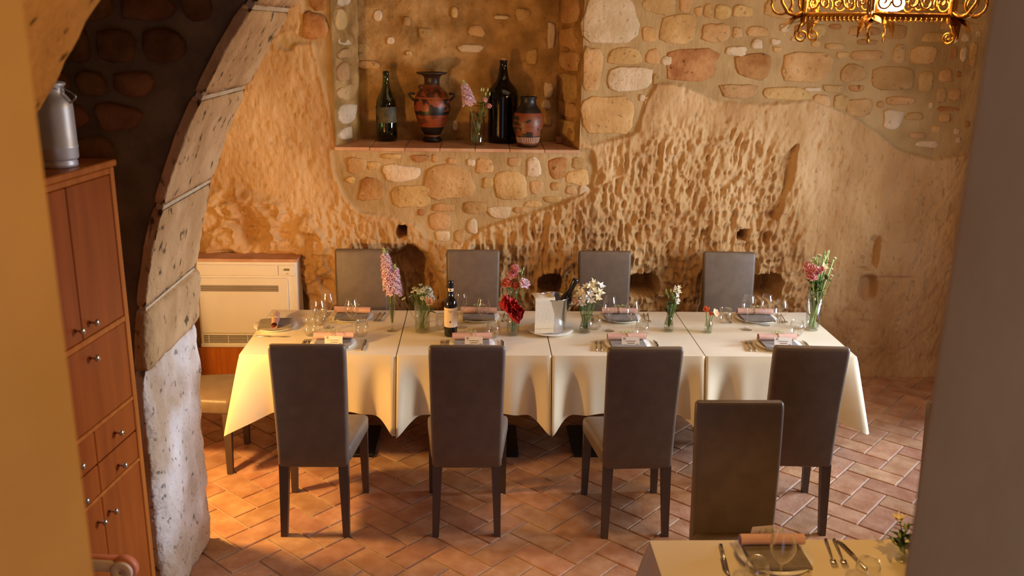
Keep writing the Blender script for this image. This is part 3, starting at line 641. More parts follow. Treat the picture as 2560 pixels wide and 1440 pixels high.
# =================================================================== CHAIRS
def rring(hw, y0, y1, z, r=.018, n=4, top=None):
    """rounded rectangle ring; hw may be (rear, front)"""
    h0, h1 = hw if isinstance(hw, tuple) else (hw, hw); out = []
    for (cx, cy, a0) in ((h0-r, y0+r, -PI/2), (h1-r, y1-r, 0), (-h1+r, y1-r, PI/2), (-h0+r, y0+r, PI)):
        for k in range(n+1): a = a0+PI/2*k/n; out.append((cx+r*math.cos(a), cy+r*math.sin(a), z))
    return out
def make_chair():
    root = empty('dining_chair', (0, 0, 0))
    st = [(.385, -.205, .045, .174), (.392, -.205, .058, .180), (.47, -.203, .066, .182), (.60, -.208, .064, .184), (.75, -.217, .060, .187), (.90, -.231, .055, .190), (1.00, -.243, .050, .192), (1.04, -.2475, .046, .192)]
    rings = [rring(hw, yc-th/2, yc+th/2, z, min(.02, th*.42)) for z, yc, th, hw in st]
    for (z, k) in ((1.052, .002), (1.059, .006), (1.063, .012)): rings.append(rring(.192-k, -.249-.0225+k, -.249+.0225-k, z, max(.006, .0185-k)))
    MB().loft(rings).build('backrest', 'leather', root)
    sr = []
    for (z, k) in ((.385, .012), (.39, .004), (.40, 0), (.452, 0), (.464, .003), (.472, .010), (.476, .022)): sr.append(rring((.186-k, .226-k), -.175+k*.3, .255-k, z, .03-k*.5))
    sr.append(rring((.13, .16), -.12, .19, .481, .03))
    MB().loft(sr).build('seat', 'leather', root)
    for sx in (-1, 1):
        def sq(cx, cy, z, h): return [(cx-h, cy-h, z), (cx+h, cy-h, z), (cx+h, cy+h, z), (cx-h, cy+h, z)]
        MB().hexa(sq(sx*.203, .222, 0, .0165), sq(sx*.196, .225, .40, .024)).build('leg', 'wood_leg', root, False)
        MB().hexa(sq(sx*.162, -.250, 0, .017), sq(sx*.152, -.205, .40, .025)).build('leg', 'wood_leg', root, False)
    return root
chair0 = make_chair()
GRP = 'upholstered taupe dining chairs'
def place_chair(x, y, rz, label, first=False, s=1.0):
    o = chair0 if first else copy_tree(chair0)
    o.location = (x, y, 0); o.rotation_euler = (0, 0, rz); o.scale = (1, 1, s); tag(o, label, 'chair', GRP); return o
place_chair(-1.272, -.440, -.01, 'taupe leather chair seen from behind, leftmost on the near side of the long table', True)
place_chair(-.484, -.448, 0, 'taupe leather chair seen from behind, in front of the red wine bottle')
place_chair(.398, -.462, .03, 'taupe leather chair seen from behind, in front of the steel wine bucket')
place_chair(1.268, -.440, -.06, 'taupe leather chair seen from behind, at the right end of the long table')
place_chair(-1.262, 1.15, PI, 'taupe chair against the rock wall behind the tall pink stock flowers', s=.985)
place_chair(-.462, 1.15, PI+.02, 'taupe chair against the rock wall behind the red wine bottle', s=.985)
place_chair(.482, 1.15, PI, 'taupe chair against the rock wall behind the white alstroemeria vase', s=.985)
place_chair(1.385, 1.15, PI-.02, 'taupe chair against the rock wall behind the small orange flower vase', s=.985)
place_chair(-2.12, .215, -PI/2, 'taupe chair at the left head of the long table, half hidden by the stone pier')
place_chair(.69, -1.64, PI, 'taupe chair with its back to the long table, facing the foreground table')
place_chair(1.70, -1.64, PI, 'taupe chair mostly hidden behind the right foreground jamb')

# =================================================================== TABLES AND CLOTHS
TZ = .752
def make_table(w_, d_):
    root = empty('restaurant_table', (0, 0, 0))
    MB().cbox((0, 0, TZ-.0165), (w_-.02, d_-.02, .033), .004).build('tabletop', 'table_wood', root, False)
    MB().lathe([(.05, .02), (.045, .05), (.038, .06), (.038, TZ-.05), (.05, TZ-.034)], 16).build('pedestal', 'black_metal', root)
    MB().cbox((0, 0, .012), (.56, .44, .024), .006).build('base_plate', 'black_metal', root, False)
    MB().cbox((0, 0, TZ-.045), (.5, .06, .02), .004).cbox((0, 0, TZ-.0452), (.06, .5, .02), .004).build('bracket', 'black_metal', root, False)
    return root
def make_cloth(x0, x1, y0, y1, sides, seed, hang=.335, name='tablecloth'):
    """square cloth: sides = dict of side -> 'free' or 'tight' for l, r, f, b"""
    rnd = random.Random(seed); zt = TZ+.004
    nx = 26
    cx, cy = (x0+x1)/2, (y0+y1)/2; per = []
    R = .012
    def side(pa, pb, nrm, key, n):
        for i in range(n): 
            t = i/n; per.append((pa[0]+(pb[0]-pa[0])*t, pa[1]+(pb[1]-pa[1])*t, nrm, key, t))
    n = 56
    side((x0, y0), (x1, y0), (0, -1), 'f', n); side((x1, y0), (x1, y1), (1, 0), 'r', n); side((x1, y1), (x0, y1), (0, 1), 'b', n); side((x0, y1), (x0, y0), (-1, 0), 'l', n)
    order = 'frbl'; m = len(per); nt_ = 16; vs = []
    ph = {k: rnd.uniform(0, 6) for k in order}; wl = {k: rnd.uniform(1.5, 2.5) for k in order}
    corner_amp = {}
    for j in range(nt_+1):
        t = j/nt_
        for (x, y, nr, key, tt) in per:
            Ls = (x1-x0) if key in 'fb' else (y1-y0)
            ki = order.index(key)
            free = sides[key] == 'free'
            da, db = tt*Ls, (1-tt)*Ls
            prev, nxt = order[(ki-1) % 4], order[(ki+1) % 4]
            d = min(da, db); other = prev if da < db else nxt
            # longer drop towards the corner
            q = max(0, 1-d/.26)
            drop = hang*(1+.32*q**1.6)
            g = math.exp(-(d/.085)**2); g2 = math.exp(-((d-.17)/.07)**2)
            e = t**.8
            if free:
                out = e*(.018+.014*math.sin(ph[key]+wl[key]*2*PI*tt))
                if sides[other] == 'free': out += t*(.085*g-.03*g2)
                else: out += t*(.115*math.exp(-(d/.055)**2)-.045*math.exp(-((d-.12)/.05)**2)+.020*math.exp(-((d-.22)/.05)**2))
            else: out = 0.0 if key in 'lr' else .010*t
            ox, oy = nr[0]*out, nr[1]*out
            # sideways pull of the corner fold
            if free:
                sgn = -1 if da < db else 1
                tx = (1, 0) if key == 'f' else (0, 1) if key == 'r' else (-1, 0) if key == 'b' else (0, -1)
                if sides[other] == 'free': pull = t*.085*g*sgn
                else: pull = t*.03*math.exp(-((d-.05)/.05)**2)*sgn*0
                ox += tx[0]*pull; oy += tx[1]*pull
            elif sides[other] == 'free':
                # the edge of a tight side next to a free corner follows the fold forward
                on = {'f': (0, -1), 'r': (1, 0), 'b': (0, 1), 'l': (-1, 0)}[other]; gg = math.exp(-(d/.10)**2)
                ox += on[0]*t*.115*gg; oy += on[1]*t*.115*gg
            z = zt-R*(1-math.cos(min(1, t*drop/.02)*PI/2))-max(0, t*drop-.0)
            rr = .006*math.sin(min(1, t*drop/.02)*PI/2)*(1 if free else 0)
            vs.append((x+ox+nr[0]*rr, y+oy+nr[1]*rr, z if t > 0 else zt))
    fs = [(j*m+i, (j+1)*m+i, (j+1)*m+(i+1) % m, j*m+(i+1) % m) for j in range(nt_) for i in range(m)]
    b = MB().add(vs, fs)
    # top sheet with faint ironing creases, meeting the skirt at the edge
    def top(u, v):
        x = x0+(x1-x0)*u; y = y0+(y1-y0)*v
        e = min(u, 1-u, v, 1-v); k = min(1, e/.06)
        z = zt+k*(.0012*mnoise.noise(Vector((x*5, y*5, seed)))+.0010*math.exp(-((v-.5)/.01)**2)+.0010*math.exp(-((u-.5)/.008)**2))
        return (x, y, z)
    b.grid(top, 56, 56)
    o = b.build(name, 'cloth'); return o
PITCHW = .9; YB = .867
xs_t = [-1.8, -.9, 0, .9, 1.8]
tl = ['left end table of the long row, nearest the air conditioner', 'second table of the long row, under the red wine bottle', 'third table of the long row, under the white alstroemeria vase', 'right end table of the long row, by the tall glass vase']
t0 = make_table(.88, .85)
for k in range(4):
    t = t0 if k == 0 else copy_tree(t0)
    t.location = ((xs_t[k]+xs_t[k+1])/2, YB/2, 0); tag(t, 'dark wooden '+tl[k], 'table', 'pedestal tables in a row')
    c = make_cloth(xs_t[k]+.003, xs_t[k+1]-.003, 0, YB, dict(l='free' if k == 0 else 'tight', r='free' if k == 3 else 'tight', f='free', b='tight'), 3+k)
    tag(c, ['cream tablecloth hanging at the left end of the long table', 'cream tablecloth under the red wine bottle', 'cream tablecloth under the white alstroemeria vase', 'cream tablecloth hanging at the right end of the long table'][k], 'tablecloth', 'cream square tablecloths')
FGX0, FGX1, FGX2, FGY0, FGY1 = .208, 1.158, 2.108, -2.86, -1.99
for k, (a, c_) in enumerate(((FGX0, FGX1), (FGX1, FGX2))):
    t = copy_tree(t0); t.location = ((a+c_)/2, (FGY0+FGY1)/2, 0); tag(t, ['dark wooden pedestal table under the orange-lit foreground cloth', 'dark wooden pedestal table hidden behind the right jamb'][k], 'table', 'pedestal tables in the foreground')
    c = make_cloth(a+.004, c_-.004, FGY0, FGY1, dict(l='free' if k == 0 else 'tight', r='tight' if k == 0 else 'free', f='free', b='tight'), 31+k)
    tag(c, ['cream tablecloth on the foreground table at the bottom edge', 'cream tablecloth hidden behind the right jamb'][k], 'tablecloth', 'cream square tablecloths')
TOP = TZ+.0055
def tab(u, v): p = onz(u, v, TOP); return (p[0], p[1], TOP)

# =================================================================== TABLEWARE
def plate_mesh(r):
    pr = [(0, .003), (r*.5, .003), (r*.58, .0), (r*.64, .0), (r*.70, .004), (r, .016), (r*.995, .0185), (r*.68, .0075), (r*.6, .0065), (0, .0065)]
    return MB().lathe(pr, 40, cap0=False).mesh('dinner_plate', 'porcelain')
PL = plate_mesh(.135)
def napkin_mesh(s=.102):
    def f(u, v, up):
        x, y = (u*2-1)*s, (v*2-1)*s; r = math.hypot(x, y); z = .020+.010*(up)-.55*max(0, r-.125)**1.0*.35+.0015*math.sin(u*9)*math.cos(v*7)
        return (x, y, z)
    b = MB(); n = 14
    b.grid(lambda u, v: f(u, v, 1), n, n)
    b.grid(lambda u, v: f(1-u, v, 0), n, n)
    for k in range(4):
        vs = []
        for i in range(n+1):
            t = i/n; uv = [(t, 0), (1, t), (1-t, 1), (0, 1-t)][k]; vs += [f(*uv, 0), f(*uv, 1)]
        b.add(vs, [(2*i, 2*i+2, 2*i+3, 2*i+1) for i in range(n)])
    return b.mesh('folded_napkin', 'napkin')
NAP = napkin_mesh()
def scroll_parts(L=.235, r=.021):
    b = MB(); n = 26; turns = 1.6; pts = []
    for i in range(n+1):
        a = i/n*turns*2*PI; q = r*(1-.12*i/n); pts.append((q*math.cos(a), q*math.sin(a)))
    vs = []
    for xx in (-L/2, L/2): vs += [(xx, p[0], p[1]) for p in pts]
    b.add(vs, [(i, i+1, n+1+i+1, n+1+i) for i in range(n)])
    roll = b.mesh('paper_roll', 'scroll_paper')
    t = MB(); pts = [(.004*math.sin(k), (r+.0015)*math.cos(2*PI*k/18), (r+.0015)*math.sin(2*PI*k/18)) for k in range(19)]
    t.tube(pts, .0022, 5); pts = [(p[0]+.006, p[1], p[2]) for p in pts]; t.tube(pts, .0018, 5)
    t.tube([(0, -.004, r+.002), (.02, -.03, r+.012), (.034, -.046, r-.002)], .0014, 4); t.tube([(0, -.004, r+.002), (-.018, -.028, r+.014), (-.036, -.038, r)], .0014, 4)
    tie = t.mesh('raffia_tie', 'raffia')
    s = MB()
    for k in range(7):
        a = random.uniform(-.6, .6); x = .012*k-.04
        s.grid(lambda u, v: (x+.004*(u-.5)*2*math.sin(PI*v), -.004+.022*v*math.cos(a)*(1 if k % 2 else -1)*.5, r+.004+.012*v+.003*math.sin(PI*v)), 2, 3)
    sprig = s.mesh('sprig', 'pale_green')
    return roll, tie, sprig
SCR = scroll_parts()
def fork_mesh(L=.19):
    b = MB()
    b.tube([(0, -L/2, .004), (0, -L*.15, .006), (0, L*.16, .004), (0, L*.24, .003)], [.0058, .0042, .003, .0055], 6)
    b.cbox((0, L*.28, .0035), (.021, .024, .0028), .0012)
    for k in range(4):
        x = -.0084+.0056*k; b.tube([(x, L*.33, .0035), (x, L*.42, .0065), (x, L*.5, .005)], [.0016, .0015, .0008], 5)
    return b.mesh('fork', 'silver_cutlery')
def knife_mesh(L=.21):
    b = MB(); b.cbox((0, -L*.27, .004), (.013, L*.44, .007), .003, 2)
    n = 8; vs = []
    for i in range(n+1):
        t = i/n; y = -L*.05+L*.54*t; w_ = .0095*(1-.85*max(0, t-.7)/.3) if t > .7 else .0095; vs += [(-.008, y, .002), (-.008+2*w_, y, .0035), (-.008, y, .0045)]
    fs = []
    for i in range(n):
        for k in range(3): fs.append((i*3+k, i*3+(k+1) % 3, (i+1)*3+(k+1) % 3, (i+1)*3+k))
    fs += [(0, 1, 2), (n*3+2, n*3+1, n*3)]; b.add(vs, fs); return b.mesh('knife', 'silver_cutlery')
def spoon_mesh(L=.17):
    b = MB(); b.tube([(0, -L/2, .004), (0, 0, .006), (0, L*.26, .004)], [.0055, .0035, .003], 6)
    b.grid(lambda u, v: ((u-.5)*.036*math.sin(PI*min(.98, max(.06, v))), L*.24+L*.28*v, .002+.010*((u-.5)*2)**2*math.sin(PI*v)+.002*abs(v-.5)), 6, 8)
    return b.mesh('spoon', 'silver_cutlery')
FORK, KNIFE, SPOON = fork_mesh(), knife_mesh(), spoon_mesh()
def flat(name, me, x, y, z, rz, label, cat, group):
    o = link_mesh(name, me); o.location = (x, y, z); o.rotation_euler = (0, 0, rz); return tag(o, label, cat, group)
def setting(x, y, rz, where, card=False, nap_rot=0.0, forks=((-.19, 0),), knives=((.185, 0),), spoon=None, scroll=(0, .01, 0.0), z=TOP):
    c, s = math.cos(rz), math.sin(rz)
    def W(a, b_): return x+a*c-b_*s, y+a*s+b_*c
    flat('dinner_plate', PL, x, y, z, rz, 'white round dinner plate '+where, 'plate', 'white dinner plates')
    flat('folded_napkin', NAP, x, y, z-.003, rz+nap_rot, 'square grey napkin on the plate '+where, 'napkin', 'grey napkins on plates')
    px_, py_ = W(scroll[0], scroll[1]); r = empty('menu_scroll', (px_, py_, z+.0275+.0215), rz+scroll[2], 'pink menu scroll on the plate '+where, 'scroll', 'rolled pink menus')
    link_mesh('paper_roll', SCR[0], r); link_mesh('raffia_tie', SCR[1], r); link_mesh('sprig', SCR[2], r)
    for k, (a, b_) in enumerate(forks):
        q = W(a, b_); flat('fork', FORK, q[0], q[1], z, rz-.12+random.uniform(-.04, .04), ('silver fork' if len(forks) == 1 else ('outer silver fork', 'inner silver fork')[k])+' by the plate '+where, 'fork', 'silver forks')
    for k, (a, b_) in enumerate(knives):
        q = W(a, b_); flat('knife', KNIFE, q[0], q[1], z, rz-.05+random.uniform(-.05, .05), ('silver knife' if len(knives) == 1 else ('inner silver knife', 'outer silver knife')[k])+' by the plate '+where, 'knife', 'silver knives')
    if spoon: q = W(*spoon); flat('spoon', SPOON, q[0], q[1], z, rz+.4, 'silver spoon by the plate '+where, 'spoon', 'silver spoons')
    if card:
        ca = empty('place_card', (*W(card[0], card[1]), z+.012), rz+card[2], 'white name card on the plate '+where, 'card', 'name cards')
        b = MB(); b.cbox((0, 0, .030), (.105, .0012, .060), .0003, 1, Matrix.Rotation(-.25, 4, 'X')); b.build('card', 'card_paper', ca, False)
        ln = MB(); M = Matrix.Rotation(-.25, 4, 'X')
        for (yy, a0, a1) in ((.036, -.028, .030), (.024, -.018, .024)):
            pts = [(a0+(a1-a0)*i/22, -.0012, yy+.0032*math.sin(i*1.9+yy*900)) for i in range(23)]; ln.tube(pts, .0006, 4, M)
        ln.build('handwriting', 'ink', ca, False)
        fl = MB()
        for k in range(7):
            a = 2*PI*k/7; fl.add([(.040, -.0012, .012), (.040+.010*math.cos(a-.2), -.0012, .012+.010*math.sin(a-.2)), (.040+.010*math.cos(a+.2), -.0012, .012+.010*math.sin(a+.2))], [(0, 1, 2)], M)
        for k in range(7):
            a = 2*PI*k/7; fl.add([(-.036, -.0012, .050), (-.036+.009*math.cos(a-.2), -.0012, .050+.009*math.sin(a-.2)), (-.036+.009*math.cos(a+.2), -.0012, .050+.009*math.sin(a+.2))], [(0, 1, 2)], M)
        fl.build('printed_flower', 'napkin', ca, False)
near = [(-1.286, .165, 'behind the leftmost near chair'), (-.465, .165, 'in front of the red wine bottle'), (.466, .170, 'right of the wine bucket on the near side'), (1.385, .175, 'nearest the tall glass vase')]
for k, (x, y, wh) in enumerate(near):
    setting(x, y, 0, wh, card=(.01, -.055, -.05), forks=((-.185, 0), (-.155, .0)), knives=((.18, 0),), spoon=(-.04, -.09) if k > 1 else None, scroll=(0, .035, 0.04))
far = [(-1.243, .695, 'on the far side left of the pink stocks'), (-.424, .700, 'on the far side behind the red wine bottle'), (.502, .705, 'on the far side behind the alstroemeria vase'), (1.401, .705, 'on the far side right of the orange flowers')]
for k, (x, y, wh) in enumerate(far):
    setting(x, y, PI, wh, forks=((-.16, .0), (-.19, 0)), knives=((.18, 0),), scroll=(0, -.02, -.06))
hx, hy, _ = tab(690, 818)
setting(hx, hy, -PI/2, 'at the left head of the long table', nap_rot=.12, forks=(), knives=((.19, .02),), scroll=(0, .0, .14))
fgx, fgy = onz(1935, 1395, TOP)[:2]
setting(fgx, fgy, PI-.03, 'on the foreground table', nap_rot=.05, card=False, forks=((-.215, -.03), (-.25, -.03)), knives=((.185, .02),), spoon=None, scroll=(0, -.045, .03))
ca = empty('place_card', (fgx-.03, fgy+.085, TOP+.03), .15, 'white name card leaning on the scroll of the foreground table', 'card', 'name cards')
MB().cbox((0, 0, .035), (.085, .0012, .055), .0003, 1, Matrix.Rotation(.3, 4, 'X')).build('card', 'card_paper', ca, False)
flat('knife', KNIFE, fgx+.29, fgy+.02, TOP, .15, 'silver knife right of the forks on the foreground table', 'knife', 'silver knives')

def wine_glass_mesh(h=.225, r=.043):
    zb = h*.50
    pr = [(r*.86, 0), (r*.86, .0015), (.012, .005), (.0048, .012), (.004, .03), (.004, zb-.02), (.006, zb-.006), (.018, zb+.004), (r*.72, zb+.020), (r*.95, zb+.040), (r, zb+.055), (r*.96, zb+.075), (r*.82, h-.018), (r*.73, h)]
    return MB().lathe(pr, 32).mesh('wine_glass', 'glass')
def tumbler_mesh(h=.095, r=.043):
    return MB().lathe([(r*.62, 0), (r*.70, .002), (r*.92, .018), (r, .036), (r*.97, .060), (r*.86, h), (r*.84, h-.001), (r*.95, .060), (r*.97, .036), (r*.88, .02), (r*.6, .008), (0, .008)], 32).mesh('tumbler', 'glass')
WG, WGS, TU = wine_glass_mesh(), wine_glass_mesh(.205, .040), tumbler_mesh()
def glass(me, u, v, label, cat='wine glass'):
    p = tab(u, v); o = link_mesh('wine_glass' if me is not TU else 'water_tumbler', me); o.location = p; tag(o, label, cat, 'wine glasses' if me is not TU else 'water tumblers'); return o
glass(WG, 800, 838, 'stemmed wine glass at the left head setting, nearer of the pair'); glass(WG, 822, 818, 'stemmed wine glass at the left head setting, farther of the pair')
glass(WG, 881, 836, 'stemmed wine glass left of the pink stock flowers')
glass(TU, 776, 838, 'low water tumbler beside the left head plate', 'tumbler'); glass(TU, 905, 839, 'low water tumbler left of the flute vase', 'tumbler')
glass(TU, 803, 812, 'low water tumbler behind the left pair of wine glasses', 'tumbler')
glass(WG, 1152, 818, 'stemmed wine glass just behind the red wine bottle'); glass(WG, 1208, 833, 'stemmed wine glass between the wine bottle and the red celosia')
glass(TU, 1233, 842, 'water tumbler left of the red celosia vase', 'tumbler'); glass(TU, 1105, 822, 'water tumbler hidden behind the red wine bottle', 'tumbler')
glass(WG, 1522, 826, 'stemmed wine glass right of the alstroemeria vase'); glass(WG, 1578, 838, 'stemmed wine glass by the third near place setting')
glass(TU, 1604, 842, 'water tumbler by the third near place setting', 'tumbler'); glass(TU, 1487, 822, 'water tumbler close beside the alstroemeria vase', 'tumbler')
glass(WG, 1866, 823, 'stemmed wine glass left of the tall vase before the far plate'); glass(WG, 1946, 836, 'stemmed wine glass nearest the tall glass vase'); glass(WGS, 1912, 812, 'smaller stemmed wine glass behind the right pair')
glass(TU, 1990, 838, 'water tumbler beside the tall glass vase', 'tumbler'); glass(TU, 1812, 806, 'water tumbler by the knife of the rightmost far setting', 'tumbler')
# foreground glasses
p = onz(1946, 1478, TOP); o = link_mesh('wine_glass', WG); o.location = (p[0], p[1], TOP); tag(o, 'stemmed wine glass on the foreground table in front of the menu scroll', 'wine glass', 'wine glasses')
p = onz(1890, 1462, TOP); o = link_mesh('water_tumbler', TU); o.location = (p[0], p[1], TOP); tag(o, 'water tumbler at the left of the foreground wine glass', 'tumbler', 'water tumblers')
p = onz(2165, 1462, TOP); o = link_mesh('water_tumbler', TU); o.location = (p[0], p[1], TOP); tag(o, 'water tumbler at the right of the foreground forks', 'tumbler', 'water tumblers')

# red wine bottle
p = tab(1127, 838); r = empty('wine_bottle', p, 0, 'dark red wine bottle with cream label standing on the table', 'bottle')
BP = [(.030, .004), (.037, 0), (.0395, .004), (.040, .02), (.040, .195), (.038, .212), (.030, .232), (.019, .250), (.0150, .262), (.0145, .30), (.0165, .335), (.0165, .345), (.012, .347)]
MB().lathe(BP, 36, cap1=True).build('bottle_glass', 'wine_glass_dark', r)
lb = MB().lathe([(.0404, .062), (.0406, .063), (.0406, .183), (.0404, .184)], 48, cap0=False).build('label', 'label_cream', r)
MB().lathe([(.0165, .302), (.0172, .304), (.0178, .335), (.0178, .346), (.016, .349), (0, .349)], 24, cap0=False).build('foil_capsule', 'foil_black', r)
nb_ = MB().lathe([(.0160, .283), (.0163, .284), (.0168, .302), (.0165, .303)], 30, cap0=False).build('neck_band', 'label_cream', r)
def disc_on(rad, az, z, rr, m, parent, name, n=14, sz=1.0):
    vs = [(rad*math.sin(az), -rad*math.cos(az), z)]
    for k in range(n):
        a = 2*PI*k/n; dx = rr*math.cos(a)/rad; vs.append((rad*math.sin(az+dx), -rad*math.cos(az+dx), z+rr*sz*math.sin(a)))
    return MB().add(vs, [(0, k+1, (k+1) % n+1) for k in range(n)]).build(name, m, parent, False)
disc_on(.0409, -.05, .098, .0052, 'label_red', lb, 'emblem', sz=1.2)
disc_on(.0170, -.05, .293, .0045, 'foil_black', nb_, 'emblem')
for (zz, a0, a1) in ((.165, -.42, .30), (.158, -.30, .20)):
    b = MB()
    for i in range(10):
        a = a0+(a1-a0)*i/10; a2 = a+(a1-a0)*.06; q = .0410; b.add([(q*math.sin(a), -q*math.cos(a), zz), (q*math.sin(a2), -q*math.cos(a2), zz), (q*math.sin(a2), -q*math.cos(a2), zz+.004*(.6+.4*(i % 3)/2)), (q*math.sin(a), -q*math.cos(a), zz+.004)], [(0, 1, 2, 3)])
    b.build('lettering', 'cork', lb, False)

# wine bucket on a plate, with napkin and bottle
p = Vector(tab(1376, 828)); flat('dinner_plate', plate_mesh(.145), p.x, p.y, p.z, 0, 'white plate under the steel wine bucket', 'plate', 'white dinner plates')
zb = p.z+.0075; r = empty('wine_bucket', (p.x+.012, p.y, zb), 0, 'polished steel wine bucket standing on a white plate', 'bucket')
MB().lathe([(0, .002), (.070, .002), (.072, 0), (.074, .003), (.098, .215), (.1005, .218), (.1015, .222), (.099, .224), (.0965, .218), (.0715, .006), (0, .006)], 48, cap0=False).build('bucket_body', 'steel', r)
for sx in (-1, 1): MB().tube([(sx*(.093+.03*math.sin(PI*i/8)), .03*math.cos(PI*i/8), .18) for i in range(9)], .005, 8).build('handle', 'steel', r)
# linen napkin folded over the rim
nk = empty('linen_napkin', (p.x-.048, p.y-.086, zb+.226), .16, 'cream folded linen napkin hanging over the wine bucket rim', 'napkin')
def nf(u, v):
    w_ = .062; x = (u-.5)*2*w_; s = v*.34
    if s < .10: y, z = .10-s, .012-.10*max(0, .03-s)*0+.004*math.sin(u*7)
    elif s < .125:
        a = (s-.10)/.025*PI/2; y, z = -.016*math.sin(a), .012-.016*(1-math.cos(a))
    else: q = s-.125; y, z = -.016-.004*math.sin(q*14)+.09*q*(.9), -.004-q*1.0
    return (x*(1-.05*v), y, z)
b = MB(); b.grid(nf, 10, 30); b.grid(lambda u, v: tuple(Vector(nf(1-u, v))+Vector((.004, .007, -.004))), 10, 30)
b.add([nf(1, j/30) for j in range(31)]+[tuple(Vector(nf(1, j/30))+Vector((.004, .007, -.004))) for j in range(31)], [(j, j+1, 32+j, 31+j) for j in range(30)])
b.build('folded_linen', 'white_cloth', nk)
hm = MB(); hm.grid(lambda u, v: tuple(Vector(nf(u, .90+.012*v))+Vector((0, -.0012, 0))), 10, 2); hm.build('hem', 'raffia', nk)
bt = empty('wine_bottle', (p.x+.018, p.y+.005, zb+.03), 0, 'dark wine bottle leaning in the steel bucket', 'bottle'); bt.rotation_euler = (.05, .40, 0)
MB().lathe([(.030, .004), (.037, 0), (.040, .01), (.040, .175), (.037, .20), (.026, .228), (.0165, .25), (.0148, .28), (.0148, .31), (.0175, .315), (.0175, .33), (.013, .332), (0, .332)], 32).build('bottle_glass', 'wine_glass_dark', bt)
MB().lathe([(.0155, .262), (.0165, .264), (.0182, .318), (.0185, .333), (.015, .335), (0, .335)], 24, cap0=False).build('foil_capsule', 'foil_black', bt)

# =================================================================== FLOWERS
def petal(b, M, L, W_, curl=.3, ruffle=0.0, cup=.2, nu=4, nv=5, ph=0.0, tip=.6):
    def f(u, v):
        x = (u-.5)*W_*2*(math.sin(PI*min(1, v*(1-.0)+.02)**tip) if v < .98 else .12); y = L*v
        z = curl*L*v*v+cup*W_*((u-.5)*2)**2*math.sin(PI*min(1, v+.05))+ruffle*L*v*math.sin(u*13+ph)
        return (x, y*math.cos(curl*.6*v), z)
    b.grid(f, nu, nv, M)
def bloom_mesh(kind, seed=0, s=1.0):
    rnd = random.Random(seed); b = MB()
    def ring(n, L, W_, tilt, curl=.3, ruffle=0, z=0, cup=.2, off=0, tip=.6):
        for k in range(n):
            M = Matrix.Translation((0, 0, z)) @ Matrix.Rotation(2*PI*k/n+off+rnd.uniform(-.12, .12), 4, 'Z') @ Matrix.Rotation(tilt+rnd.uniform(-.12, .12), 4, 'X')
            petal(b, M, L*rnd.uniform(.9, 1.1)*s, W_*s, curl, ruffle, cup, ph=rnd.uniform(0, 6), tip=tip)
    if kind == 'carnation':
        for i in range(5): ring(6, .030-.003*i, .015, .15+.27*i, .1, .14, .002*i, .1, i*.5, .9)
    elif kind == 'rose':
        for i in range(4): ring(5, .030-.002*i, .016, .55+.24*i, -.25, .03, .001*i, .45, i*.6, .8)
    elif kind == 'daisy': ring(13, .015, .0032, .12, -.15, 0, 0, .1)
    elif kind == 'alstro':
        ring(3, .032, .017, .75, -.25, .05, 0, .35, 0, .42); ring(3, .030, .014, .95, -.18, .05, 0, .3, PI/3, .42)
    elif kind == 'tulip':
        ring(3, .052, .021, 1.15, -.12, .01, 0, .55, 0, .75); ring(3, .050, .020, 1.28, -.16, .01, 0, .55, PI/3, .75)
    elif kind == 'floret': ring(7, .013, .0065, .5, -.1, .12, 0, .2); ring(5, .010, .005, 1.0, -.1, .12, .002, .2)
    elif kind == 'poppy': ring(6, .026, .018, .55, .1, .06, 0, .3, 0, .9)
    return b
def stem_pts(p0, p1, bend=.01, seed=0, n=8):
    r = random.Random(seed); bx, by = r.uniform(-bend, bend), r.uniform(-bend, bend); a, b_ = Vector(p0), Vector(p1)
    return [a.lerp(b_, i/n)+Vector((bx, by, 0))*math.sin(PI*i/n) for i in range(n+1)]
